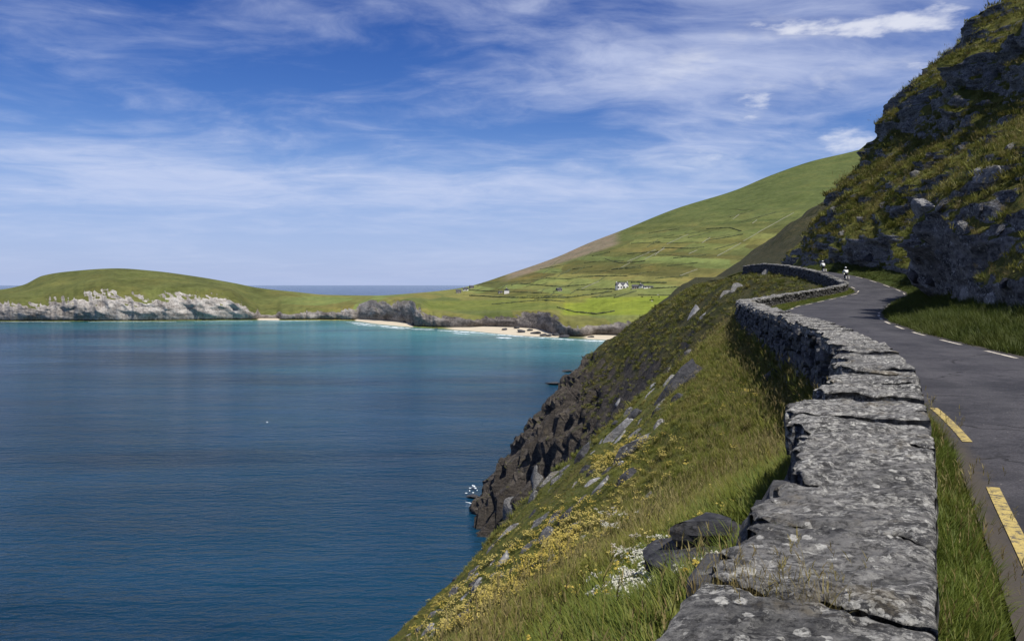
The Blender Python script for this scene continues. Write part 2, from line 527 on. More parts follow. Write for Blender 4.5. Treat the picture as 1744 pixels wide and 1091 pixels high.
def sea_mat():
    m, k, bs = new_mat('sea_water')
    pos = k.n('ShaderNodeNewGeometry').outputs['Position']
    sh = k.n('ShaderNodeAttribute', attribute_name='shallow').outputs['Fac']
    mp = k.n('ShaderNodeMapping', ins={'Vector': pos, 'Rotation': (0, 0, R(-6)), 'Scale': (0.35, 1.0, 1)}).outputs[0]
    patch = k.noise(mp, 0.010, 5, 0.6, 0.4)
    shv = k.math('ADD', sh, k.math('MULTIPLY', k.math('SUBTRACT', patch, 0.5), 0.55))
    c = k.ramp(shv, [(0.0, (0.0016, 0.018, 0.042)), (0.30, (0.004, 0.036, 0.072)), (0.55, (0.014, 0.090, 0.115)), (0.85, (0.040, 0.155, 0.170)), (1.0, (0.085, 0.215, 0.215))])
    # weed and deep water patches
    c = k.mix(1.0, c, k.ramp(patch, [(0.34, 0.68), (0.5, 1.0), (0.66, 1.2)]), 'MULTIPLY')
    link(k, c, bs.inputs['Base Color'])
    bs.inputs['Roughness'].default_value = 0.13
    bs.inputs['IOR'].default_value = 1.333
    bs.inputs['Specular Tint'].default_value = (0.48, 0.71, 0.98, 1)
    bs.inputs['Specular IOR Level'].default_value = 0.22
    w1 = k.noise(k.n('ShaderNodeMapping', ins={'Vector': pos, 'Rotation': (0, 0, R(9)), 'Scale': (0.22, 0.62, 1)}).outputs[0], 0.75, 4, 0.55, 0.3)
    w2 = k.noise(k.n('ShaderNodeMapping', ins={'Vector': pos, 'Rotation': (0, 0, R(-14)), 'Scale': (0.5, 1.0, 1)}).outputs[0], 1.3, 3, 0.5)
    w3 = k.noise(k.n('ShaderNodeMapping', ins={'Vector': pos, 'Rotation': (0, 0, R(4)), 'Scale': (0.03, 0.09, 1)}).outputs[0], 0.8, 3, 0.5)
    h = k.math('ADD', k.math('ADD', w1, k.math('MULTIPLY', w2, 0.35)), k.math('MULTIPLY', w3, 2.2))
    wind = k.noise(k.n('ShaderNodeMapping', ins={'Vector': pos, 'Rotation': (0, 0, R(12)), 'Scale': (0.4, 1.0, 1)}).outputs[0], 0.016, 4, 0.6, 0.5)
    bp = k.n('ShaderNodeBump', ins={'Strength': k.ramp(wind, [(0.32, 0.35), (0.5, 0.85), (0.66, 1.0)]), 'Distance': 1.25, 'Height': h})
    link(k, bp.outputs[0], bs.inputs['Normal'])
    return m


M['sea'] = sea_mat()


def asphalt_mat():
    m, k, bs = new_mat('asphalt')
    pos = k.n('ShaderNodeNewGeometry').outputs['Position']
    edge = k.n('ShaderNodeAttribute', attribute_name='edge').outputs['Fac']
    n1 = k.noise(pos, 0.5, 5, 0.6)
    n2 = k.noise(pos, 38.0, 3, 0.7)
    n4 = k.noise(pos, 4.0, 5, 0.7)
    tk = k.n('ShaderNodeAttribute', attribute_name='track').outputs['Fac']
    c = k.mix(k.smooth(k.math('ADD', n1, k.math('MULTIPLY', k.math('SUBTRACT', n4, 0.5), 0.5)), 0.3, 0.7), (0.026, 0.026, 0.031), (0.058, 0.056, 0.062))
    c = k.mix(k.math('MULTIPLY', tk, 0.3), c, (0.072, 0.070, 0.074))
    c = k.mix(1.0, c, k.ramp(n2, [(0.3, 0.6), (0.5, 1.0), (0.72, 1.5)]), 'MULTIPLY')
    sp = k.n('ShaderNodeTexVoronoi', ins={'Vector': pos, 'Scale': 11.0})
    pt = k.smooth(k.noise(pos, 0.21, 3, 0.4), 0.585, 0.60)
    c = k.mix(k.math('MULTIPLY', pt, 0.45), c, (0.022, 0.022, 0.026))
    ck = k.n('ShaderNodeTexVoronoi', feature='DISTANCE_TO_EDGE', ins={'Vector': k.vmath('ADD', pos, k.n('ShaderNodeTexNoise', ins={'Vector': pos, 'Scale': 1.2, 'Detail': 4.0}).outputs[1]), 'Scale': 0.45}).outputs['Distance']
    crk = k.math('MULTIPLY', k.math('SUBTRACT', 1.0, k.smooth(ck, 0.004, 0.014)), k.smooth(n1, 0.46, 0.56))
    c = k.mix(k.math('MULTIPLY', crk, 0.8), c, (0.012, 0.012, 0.013))
    grit = k.math('MULTIPLY', k.math('SUBTRACT', 1.0, k.smooth(sp.outputs['Distance'], 0.05, 0.09)), k.smooth(n4, 0.46, 0.60))
    c = k.mix(grit, c, (0.30, 0.28, 0.26))
    em = k.smooth(k.math('ADD', edge, k.math('MULTIPLY', k.math('SUBTRACT', n4, 0.5), 0.9)), 0.35, 0.85)
    c = k.mix(em, c, (0.062, 0.053, 0.044))
    link(k, c, bs.inputs['Base Color'])
    bs.inputs['Roughness'].default_value = 0.85
    bs.inputs['Specular IOR Level'].default_value = 0.25
    bp = k.n('ShaderNodeBump', ins={'Strength': 0.7, 'Distance': 0.01, 'Height': n2})
    link(k, bp.outputs[0], bs.inputs['Normal'])
    return m


M['asphalt'] = asphalt_mat()


def paint_mat(name, col):
    m, k, bs = new_mat(name)
    pos = k.n('ShaderNodeNewGeometry').outputs['Position']
    n = k.noise(pos, 16.0, 5, 0.75)
    c = k.mix(k.math('MULTIPLY', k.smooth(n, 0.36, 0.54), k.smooth(k.noise(pos, 60.0, 3, 0.8), 0.28, 0.46)), (0.07, 0.065, 0.06), col)
    c = k.mix(1.0, c, k.ramp(k.noise(pos, 3.0, 4), [(0.3, 0.75), (0.7, 1.1)]), 'MULTIPLY')
    link(k, c, bs.inputs['Base Color'])
    bs.inputs['Roughness'].default_value = 0.8
    return m


M['yellow'] = paint_mat('worn_yellow_paint', (0.44, 0.34, 0.11))
M['white_line'] = paint_mat('worn_white_paint', (0.62, 0.56, 0.46))


def leaf_mat(name, a, b, c3, trans=0.35):
    m, k, bs = new_mat(name)
    t = m.node_tree
    oi = k.n('ShaderNodeObjectInfo')
    pos = k.n('ShaderNodeNewGeometry').outputs['Position']
    n = k.noise(pos, 0.35, 4, 0.6)
    c = k.mix(oi.outputs['Random'], a, b)
    c = k.mix(k.smooth(n, 0.42, 0.64), c, c3)
    c = k.mix(1.0, c, k.ramp(k.noise(pos, 9.0, 2), [(0.3, 0.7), (0.7, 1.25)]), 'MULTIPLY')
    link(k, c, bs.inputs['Base Color'])
    bs.inputs['Roughness'].default_value = 0.6
    bs.inputs['Specular IOR Level'].default_value = 0.25
    tr = k.n('ShaderNodeBsdfTranslucent')
    link(k, c, tr.inputs[0])
    mx = k.n('ShaderNodeMixShader', ins={0: trans})
    link(k, bs.outputs[0], mx.inputs[1])
    link(k, tr.outputs[0], mx.inputs[2])
    out = [n_ for n_ in t.nodes if n_.type == 'OUTPUT_MATERIAL'][0]
    link(k, mx.outputs[0], out.inputs[0])
    return m


M['grass'] = leaf_mat('grass_blade', (0.098, 0.120, 0.017), (0.190, 0.198, 0.036), (0.165, 0.162, 0.030))
M['lush'] = leaf_mat('lush_blade', (0.078, 0.115, 0.016), (0.150, 0.185, 0.032), (0.115, 0.140, 0.024))
M['deep'] = leaf_mat('shaded_green_blade', (0.045, 0.066, 0.012), (0.085, 0.108, 0.020), (0.070, 0.085, 0.016))  # darker grass for the inland verge, the cliff's shade put into its colour
M['dry'] = leaf_mat('dry_blade', (0.24, 0.20, 0.070), (0.18, 0.135, 0.055), (0.25, 0.215, 0.080))
M['low'] = leaf_mat('low_herb', (0.075, 0.092, 0.017), (0.160, 0.166, 0.032), (0.160, 0.138, 0.038), 0.3)
M['yellow_flower'] = leaf_mat('yellow_petal', (0.52, 0.42, 0.09), (0.44, 0.33, 0.06), (0.56, 0.47, 0.15), 0.2)
M['white_flower'] = leaf_mat('white_petal', (0.55, 0.55, 0.45), (0.62, 0.60, 0.52), (0.5, 0.45, 0.40), 0.2)

# ------------------------------------------------------------------ where things run (plan of the place, metres; the view looks along +Y)
WR = spline([(-8, -4.2), (0, 0.0), (2.37, 1.25), (4.6, 2.42), (6.26, 3.22), (8.36, 4.21), (10.5, 5.06), (13.56, 6.08), (16.7, 7.0), (21, 7.96),
             (26.5, 9.17), (35.9, 11.2), (40, 12.2), (46, 13.8), (50, 15.5), (55, 17.8), (62, 20.9), (67, 23.9), (72, 27.1), (79, 31.8), (84, 35.2), (87, 36.7),
             (90, 37.3), (95, 37.9), (100, 38.3), (110, 38.5), (120, 38.2), (135, 37.6), (150, 37.8), (165, 40), (180, 45), (205, 55), (240, 63),
             (290, 70), (350, 81), (430, 110), (520, 170), (620, 240), (720, 310)])
RR = spline([(-8, 1.5), (0, 5.5), (4, 7.4), (9.5, 9.4), (15, 11.0), (19.8, 12.2), (26.4, 13.9), (33, 16), (39.5, 18.4), (49, 22.6), (58, 27.2), (66, 31.3),
             (74, 36), (81, 40), (88, 42.4), (95, 43.2), (110, 43.6), (120, 43.4), (135, 43), (150, 43.3), (165, 45.5), (180, 50.5), (205, 62), (240, 76), (300, 92)])
CB = spline([(-10, 10), (5, 12.7), (14, 14.8), (24, 16.6), (35, 19.9), (45, 23.9), (54, 28.3), (62, 32.6), (70, 36.4), (76, 39.8), (82, 43.0), (88, 45.4), (95, 46.9), (110, 47.6),
             (130, 49.5), (150, 53.5), (165, 58), (180, 63), (205, 66), (240, 71), (290, 77), (350, 89), (430, 118), (520, 182), (620, 252), (720, 322)])
ZR = spline([(-10, EYE - 1.75), (56, EYE - 1.75), (66, EYE - 1.6), (72, EYE - 1.4), (79, EYE - 1.12), (84, EYE - 0.85), (87, EYE - 0.6), (90, EYE - 0.28), (95, EYE + 0.35), (100, EYE + 0.95),
             (110, EYE + 1.75), (120, EYE + 2.3), (127, EYE + 2.2), (138, EYE + 1.4), (150, EYE + 0.9), (180, EYE + 0.6), (240, EYE + 2.0), (350, EYE + 3.5), (430, EYE + 2), (520, EYE - 2), (720, EYE - 10)])
WALL_W = 0.68
C0 = spline([(-8, 0.2), (0, 0.30), (3, 0.36), (6, 0.30), (8.5, 0.02), (11, -0.35), (14, -0.58), (25, -0.60), (42, -0.5), (48, -0.25), (60, -0.3), (84, -0.2), (100, -0.45), (130, -0.4), (200, -0.3), (720, -0.3)])
SL = spline([(-8, 0.60), (15, 0.66), (30, 0.74), (42, 0.80), (54, 0.80), (66, 0.60), (84, 0.26), (108, 0.28), (124, 0.42), (150, 0.46), (180, 0.46), (205, 0.6), (720, 0.62)])
SQ = spline([(-8, 0.0125), (40, 0.0122), (60, 0.018), (84, 0.032), (108, 0.042), (135, 0.036), (148, 0.024), (158, 0.0138), (180, 0.0105), (205, 0.012), (720, 0.012)])


def tangent(y):
    e = 0.05
    dx = (WR(np.asarray(y) + e) - WR(np.asarray(y) - e)) / (2 * e)
    n = np.sqrt(dx * dx + 1)
    return dx / n, 1 / n


def wall_xy(y, w):
    """a point w metres seaward of the road face of the wall"""
    tx, ty = tangent(y)
    return WR(y) - ty * w, np.asarray(y) + tx * w


_sy = np.concatenate([np.arange(-8, 60, 0.3), np.arange(60, 130, 0.6), np.arange(130, 720, 3.0)])
_sx, _syy = wall_xy(_sy, WALL_W)
_SP = np.stack([_sx, _syy], 1).astype(np.float32)


def shore(x, y):
    """distance to the seaward face of the wall (negative: inland) and the station along it"""
    x = np.asarray(x, np.float32).ravel()
    y = np.asarray(y, np.float32).ravel()
    d = np.empty(len(x), np.float32)
    s = np.empty(len(x), np.float32)
    for i in range(0, len(x), 20000):
        dx = x[i:i + 20000, None] - _SP[None, :, 0]
        dy = y[i:i + 20000, None] - _SP[None, :, 1]
        q = dx * dx + dy * dy
        j = q.argmin(1)
        d[i:i + 20000] = np.sqrt(q[np.arange(len(j)), j])
        s[i:i + 20000] = _sy[j]
    inland = x > np.interp(y, _syy, _sx)
    return np.where(inland, -d, d), s


def ground(x, y):
    """height of the hillside"""
    x = np.asarray(x, float).ravel()
    y = np.asarray(y, float).ravel()
    d, s = shore(x, y)
    zr = ZR(s)
    dd = np.maximum(d, 0)
    lin = np.minimum(dd, 52.0)
    f = SL(s) * lin + SQ(s) * lin * lin + np.maximum(dd - 52.0, 0) * 1.9
    z = zr + C0(s) - f
    far = sat(np.hypot(x, y) / 60.0)
    z += fbm(x / 7.0, y / 7.0, 3.3, 4) * (0.25 + 0.75 * far) * sstep(dd, 0.5, 7) * 1.5
    z += fbm(x / 1.8, y / 1.8, 9.1, 3) * 0.42 * sstep(dd, 0.4, 3.5)
    # strata ribs that run down the slope, bolder towards the cliff foot
    tx, ty = tangent(s)
    al = x * tx + y * ty
    rib = ridged(al / 4.2 + dd * 0.03, dd / 13.0, 1.7, 4)
    z += (rib - 0.55) * sstep(dd, 6, 17) * (0.55 + 2.0 * sstep(dd, 16, 30))
    blk = fbm(al / 9.0, dd / 6.0, 5.5, 4)
    z += (np.round(blk * 5) / 5 * 3.4 + np.round(fbm(al / 3.6, dd / 2.6, 8.5, 3) * 4) / 4 * 1.5) * sstep(dd, 17, 30)
    # inland of the wall: bed of road and verge, then the mountain
    h = x - CB(y)
    up = np.maximum(h, 0)
    slope = np.interp(s, [0, 140, 200, 300, 430, 560, 720], [0.3, 0.45, 0.62, 0.68, 0.64, 0.4, 0.2])
    zi = ZR(y) - 0.25 + slope * np.minimum(up, 260) + fbm(x / 22.0, y / 22.0, 2.0, 5) * 5.0 * sstep(up, 2, 30)
    return np.where(d < 0, zi, z), d, s


def pix_ray(px, py):
    v = Vector(((px - 872.0) / FPX, 1.0, (545.5 - py) / FPX))
    c, s = math.cos(PITCH), math.sin(PITCH)
    return Vector((v.x, v.y * c + v.z * s, -v.y * s + v.z * c)).normalized()


# ------------------------------------------------------------------ the hillside under and beyond the road
def build_hillside():
    na = 600
    az = np.radians(np.linspace(-47, 46, na))
    r = np.concatenate([np.geomspace(1.1, 100.0, 300), np.geomspace(100.5, 205, 170), np.geomspace(207, 760, 70)])
    nr = len(r)
    Rr, A = np.meshgrid(r, az, indexing='ij')
    X, Y = Rr * np.sin(A), Rr * np.cos(A)
    z, d, s = ground(X, Y)
    z = z.reshape(nr, na)
    d = d.reshape(nr, na)
    # the bare foot of the slope is broken into blocks and ledges
    bare = (sstep(d + 5 * fbm(X / 9, Y / 9, 1.0, 3), 18, 28) * sstep(Y, 20, 70)).astype(float)
    tx, ty = tangent(s)
    al = (X.ravel() * tx + Y.ravel() * ty).reshape(nr, na)
    tx, ty = tx.reshape(nr, na), ty.reshape(nr, na)
    q1 = fbm(al / 7.0 + z / 15.0, z / 4.5, 2.2, 3)
    ph = (z + al * 0.25 + 2.5 * fbm(al / 8.0, z / 10.0, 7.7, 2)) / 5.0
    fr = ph - np.floor(ph)
    g1 = np.where(fr < 0.6, fr / 0.6, (1 - fr) / 0.4)
    jv = (al * 0.8 + z * 0.3 + 2.0 * fbm(al / 6.0, z / 6.0, 3.0, 2)) / 4.2
    jr = np.modf(np.abs(np.sin(np.floor(jv) * 12.9898 + np.floor(ph) * 4.1) * 43758.5453))[0]
    off = (np.round(q1 * 4) / 4 * 1.7 + (g1 - 0.75) * 1.6 + (jr - 0.6) * 1.4) * bare * (1 - sstep(z, EYE - 8, EYE))
    X = X - ty * off
    Y = Y + tx * off
    low = z < -4
    inl = (X - CB(Y) > 7) & (Y < 150)
    bad = low | inl
    keep = ~(bad[:-1, :-1] & bad[1:, :-1] & bad[:-1, 1:] & bad[1:, 1:])
    V = np.stack([X, Y, np.maximum(z, -6)], -1).reshape(-1, 3)
    F = grid_faces(nr, na, keep)[:, ::-1]
    V, F, used = compact(V, F)
    me = mesh_np('hillside', V, F, M['hillside'])
    ys = V[:, 1]
    heath_shade = sstep(ys, 52, 90) * 0.9 + 0.0 * ys  # brown heath tone with painted cloud shade, from the bend onwards
    heath_shade = np.where((V[:, 0] > CB(ys)) & (ys > 140), 1.0, heath_shade)
    attr_f(me, 'heath_shade', heath_shade)
    dv, sv = d.ravel()[used], s[used]
    bv = bare.ravel()[used]
    attr_f(me, 'bare', bv)
    me.polygons.foreach_set('use_smooth', bv[F].mean(1) < 0.45)
    o = obj('hillside', me, kind='structure', label='steep grassy hillside falling from the road to the sea')
    bvh = BVHTree.FromPolygons(V.tolist(), F.tolist())
    return o, bvh


HILL, HILL_BVH = build_hillside()


def hit(bvh, px, py):
    loc, nor, i, dist = bvh.ray_cast(Vector((0, 0, EYE)), pix_ray(px, py))
    return (loc, nor) if loc is not None else (None, None)


# ------------------------------------------------------------------ the rock face above the road
PROF = spline([(0, 0), (1.2, 1.6), (2.6, 5.4), (4.6, 8.6), (7.5, 11.6), (12, 16.4), (15, 19.5), (17, 23.6), (19.5, 29.5), (25, 35), (31, 41.5), (42, 50), (70, 68), (120, 98), (180, 120)])


def build_cliff():
    ys = []
    y = -6.0
    while y < 214:
        ys.append(y)
        y += 0.16 + max(0.0, math.hypot(y, float(CB(y))) - 25) * 0.0037
    ys = np.array(ys)
    hs = np.concatenate([np.linspace(-0.8, 20, 330), np.linspace(20.12, 45, 120), np.geomspace(45.6, 180, 34)])
    S, H = np.meshgrid(ys, hs, indexing='ij')
    ang = np.interp(S, [-6, 40, 90, 150, 214], [-30, -20, -5, 4, 10])
    dx, dy = np.cos(np.radians(ang)), np.sin(np.radians(ang))
    kf = np.interp(S, [-6, 25, 48, 75, 150, 178, 196, 214], [0.70, 0.72, 0.80, 1, 1, 0.86, 0.55, 0.2])
    hz = PROF(np.maximum(H, 0)) * kf
    hz = np.where(H < 0, H * 1.5, hz)
    hin = H.copy()
    bx, by = CB(S), S
    X, Y, Z = bx + hin * dx, by + hin * dy, ZR(S) + hz
    # buttresses and gullies, then ribs and blocks, all pushed in and out of the face
    rise = sstep(hz, 0.5, 5.0)
    amp = sstep(hz, 0.0, 2.0)
    big = fbm(S / 17.0, hz / 26.0, 1.1, 3) * 5.2 * rise
    gul = -np.exp(-((S - 80) / 5.5)**2) * 3.0 * rise * (1 - sstep(hz, 18, 34)) + np.exp(-((S - 56) / 9)**2) * 1.8 * rise * (1 - sstep(hz, 12, 24))
    tilt = S * 0.8 + hz * 0.55
    mid = ridged(tilt / 6.5, (hz - S * 0.35) / 10.0, X / 14.0, 4, 0.55) * 1.5 * amp
    q = fbm(tilt / 2.6, (hz - S * 0.3) / 4.0, X / 5.0, 3)
    blk = (np.round(q * 4) / 4 * 0.7 + q * 0.3) * 1.15 * amp
    fine = fbm(X / 0.8, Y / 0.8, Z / 0.8, 3) * 0.22 * amp
    ph = (hz + 3.5 * fbm(S / 10.0, hz / 30.0, 6.1, 3) + S * 0.22) / 6.2
    fr = ph - np.floor(ph)
    g1 = np.where(fr < 0.55, fr / 0.55, (1 - fr) / 0.45)
    A = 3.3 * sat(0.55 + 1.3 * fbm(S / 13.0, hz / 14.0, 9.7, 2)) * (0.35 + 0.65 * sstep(hz, 5, 15))
    ph2 = (hz + 1.4 * fbm(S / 3.0, hz / 9.0, 2.1, 2) - S * 0.3) / 2.1
    fr2 = ph2 - np.floor(ph2)
    g2 = np.where(fr2 < 0.6, fr2 / 0.6, (1 - fr2) / 0.4)
    stepo = (A * g1 + 0.75 * g2 * sat(0.5 + 1.5 * fbm(S / 5.0, hz / 5.0, 3.7, 2))) * rise
    # vertical joints
    jv = ((S * 0.9 + hz * 0.35 + 1.5 * fbm(S / 4.0, hz / 8.0, 5.0, 2)) / 2.7)
    jf = np.abs(jv - np.floor(jv) - 0.5) * 2
    jid = np.floor(jv)
    jr = np.modf(np.abs(np.sin(jid * 12.9898 + np.floor(ph) * 4.1) * 43758.5453))[0]
    joint = (jr - 0.5) * 1.7 - 0.7 * sstep(jf, 0.84, 1.0)
    nearf = 0.9 + 0.3 * sstep(S, 20, 70)
    out = (big + gul + (mid * 0.6 + blk * 0.8) * nearf + fine * 0.7 + stepo + joint * amp * sat(A / 2.0))
    X -= out * dx * 0.92
    Y -= out * dy * 0.92
    # ledges
    led = fbm(S / 11.0, hz / 3.6, 4.4, 3)
    Z += led * 1.2 * rise + fine * 0.5
    V = np.stack([X, Y, Z], -1).reshape(-1, 3)
    F = grid_faces(len(ys), len(hs))
    me = mesh_np('rock_face', V, F, M['cliff'], False)
    o = obj('cliff', me, kind='structure', label='rock face with turf ledges rising above the inland side of the road')
    bvh = BVHTree.FromPolygons(V.tolist(), F.tolist())
    nor = np.empty(len(V) * 3, np.float32)
    me.vertices.foreach_get('normal', nor)
    return o, bvh, V, nor.reshape(-1, 3)


CLIFF, CLIFF_BVH, CLIFF_V, CLIFF_N = build_cliff()


# ------------------------------------------------------------------ road, verges, markings
def strip(name, ylist, cols, mat, **props):
    """cols(y) -> list of (x, z) across; returns object"""
    P = np.array([[(x, yy, z) for (x, yy, z) in cols(y)] for y in ylist])
    nr, nc = P.shape[:2]
    me = mesh_np(name, P.reshape(-1, 3), grid_faces(nr, nc)[:, ::-1], mat)
    return obj(name, me, **props), P


def road_xy(y, f):
    """f 0 at the seaward edge, 1 at the inland edge of the asphalt"""
    tx, ty = tangent(y)
    xl, yl = WR(y) + ty * 0.40, y - tx * 0.40
    xr = RR(y) + 0.42
    return float(xl + (xr - xl) * f), float(yl + (y - yl) * f), float(ZR(y))


YR = np.concatenate([np.arange(-7, 60, 0.35), np.arange(60, 205, 0.7)])
FR = np.linspace(0, 1, 22)


def road_cols(y):
    out = []
    for f in FR:
        x, yy, z = road_xy(y, f)
        out.append((x, yy, z + 0.05 * math.sin(math.pi * f) + 0.012 * float(perlin(x / 3, yy / 3))))
    return out


ROAD, _P = strip('road', YR, road_cols, M['asphalt'], kind='structure', label='narrow grey asphalt road winding along the hillside')
_w = np.tile(np.abs(FR - 0.5) * 2, len(YR))
_e = np.clip((_w - 0.80) / 0.20, 0, 1)
attr_f(ROAD.data, 'edge', _e)
_t = np.exp(-((FR - 0.28) / 0.07)**2) + np.exp(-((FR - 0.70) / 0.07)**2)
attr_f(ROAD.data, 'track', np.tile(_t, len(YR)))

V2 = np.concatenate([np.arange(-7, 70, 0.3), np.arange(70, 140, 0.6)])


def verge_r(y):
    a = float(RR(y)) + 0.30
    b = float(CB(y)) + 1.6
    z0 = float(ZR(y)) - 0.05
    out = []
    for i in range(15):
        f = i / 14.0
        x = a + (b - a) * f
        bump = float(fbm(x / 1.3, y / 1.3, 2.2, 3)) * 0.22 * min(1, f * 4)
        out.append((x, y, z0 + 0.10 * min(1, f * 8) + 1.25 * f**1.3 * min(1, (b - a) / 3.5) + bump))
    return out


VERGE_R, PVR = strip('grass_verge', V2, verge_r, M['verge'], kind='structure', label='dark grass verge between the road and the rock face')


def verge_l(y):
    out = []
    tx, ty = tangent(y)
    wid = float(np.interp(y, [0, 8, 40, 50, 60, 84, 92, 140], [0.42, 0.5, 0.6, 1.2, 1.5, 0.9, 0.5, 0.5]))
    for i in range(7):
        f = i / 6.0
        w = -0.05 + wid * f
        x, yy = float(WR(y) + ty * w), float(y - tx * w)
        out.append((x, yy, float(ZR(y)) + 0.10 * (1 - f) + 0.03 * float(perlin(x * 2, yy * 2)) - 0.09 * f**6 + 0.03))
    return out


VERGE_L, PVL = strip('grass_verge', np.concatenate([np.arange(-7, 60, 0.3), np.arange(60, 140, 0.6)]), verge_l, M['verge'], kind='structure',
                     label='narrow grass verge between the stone wall and the road')


def dash(y0, y1, off, side, mat, width=0.12):
    n = max(3, int((y1 - y0) / 0.35) + 2)
    pts = []
    for y in np.linspace(y0, y1, n):
        if side == 'L':
            tx, ty = tangent(y)
            c = Vector((float(WR(y) + ty * off), float(y - tx * off), 0))
            nn = Vector((float(ty), float(-tx), 0))
        else:
            e = 0.3
            dx = float(RR(y + e) - RR(y - e)) / (2 * e)
            t = Vector((dx, 1, 0)).normalized()
            nn = Vector((t.y, -t.x, 0))
            c = Vector((float(RR(y)), y, 0)) - nn * off
        for q in (-0.5, 0.5):
            p = c + nn * (q * width)
            # lie on the crowned road
            f = (p.x - float(WR(p.y)) - 0.4) / max(0.5, float(RR(p.y)) + 0.42 - float(WR(p.y)) - 0.4)
            z = float(ZR(y)) + 0.05 * math.sin(math.pi * min(1, max(0, f))) + 0.012 * float(perlin(p.x / 3, p.y / 3)) + 0.006
            pts.append((p.x, p.y, z))
    fs = [(2 * i, 2 * i + 1, 2 * i + 3, 2 * i + 2) for i in range(n - 1)]
    MB().poly(pts, fs).build('edge_line', mat, ROAD)


dash(3.2, 7.05, 0.60, 'L', M['yellow'], 0.10)
dash(9.0, 11.4, 0.62, 'L', M['yellow'], 0.10)
for y0 in np.arange(13.6, 50, 4.4):
    dash(y0, y0 + 2.2, 0.66, 'L', M['white_line'])
for y0 in np.arange(57.0, 84, 4.0):
    dash(y0, y0 + 2.3, 1.25, 'L', M['white_line'], 0.13)
for y0 in (84.8, 88.6, 92.2, 96.5):
    dash(y0, y0 + 1.6, 1.0, 'L', M['white_line'], 0.13)
for y0 in np.arange(2.0, 100, 4.2):
    dash(y0, y0 + 2.1, 0.0, 'R', M['white_line'], 0.12)

# ------------------------------------------------------------------ the far shore: headland, beaches, fields and mountain
def row_depth(row, z=0.0):
    return (EYE - z) * FPX / (row - 485.0)


T_SIL = spline([(-420, 512), (-250, 503), (-100, 499), (0, 493), (40, 485), (75, 469), (120, 462), (200, 457), (260, 461), (330, 470), (400, 482), (440, 490), (500, 496.5),
                (560, 502), (640, 503), (700, 499.5), (770, 492.5), (800, 487), (870, 465), (950, 437), (1000, 415), (1060, 392), (1150, 356), (1250, 325), (1310, 300), (1380, 276),
                (1440, 262), (1540, 235), (1700, 190), (1900, 160)])
T_SILD = spline([(-420, 1330), (0, 1290), (200, 1280), (420, 1330), (560, 1330), (700, 1340), (800, 1480), (870, 1600), (1000, 1800), (1200, 2000), (1440, 2200), (1900, 2300)])
T_WAT = spline([(-420, 547), (0, 547), (200, 547), (430, 545), (560, 545), (600, 546), (640, 551), (700, 556.5), (800, 563), (870, 570), (930, 573.5), (1000, 577), (1045, 579), (1100, 583), (1200, 590), (1440, 600), (1900, 610)])
T_TOP = spline([(-420, 520), (-100, 512), (0, 508), (60, 506), (110, 499), (160, 487), (192, 483), (205, 491), (235, 494), (275, 491), (300, 489), (345, 491), (392, 496), (412, 512), (436, 528), (470, 531), (520, 525),
                (570, 523), (610, 517), (640, 509), (690, 510), (716, 517), (735, 530), (800, 534), (860, 531), (910, 529), (945, 533), (965, 544), (990, 547), (1030, 541), (1060, 537), (1120, 540), (1300, 545), (1900, 550)])
BEACH = spline([(-420, 0), (425, 0), (434, 6), (445, 26), (470, 26), (480, 4), (490, 0), (596, 0), (612, 30), (660, 62), (695, 44), (708, 4), (722, 4), (745, 8), (800, 40), (830, 75), (880, 95), (915, 80), (940, 30), (965, 10), (990, 12), (1020, 40), (1060, 45), (1900, 40)])


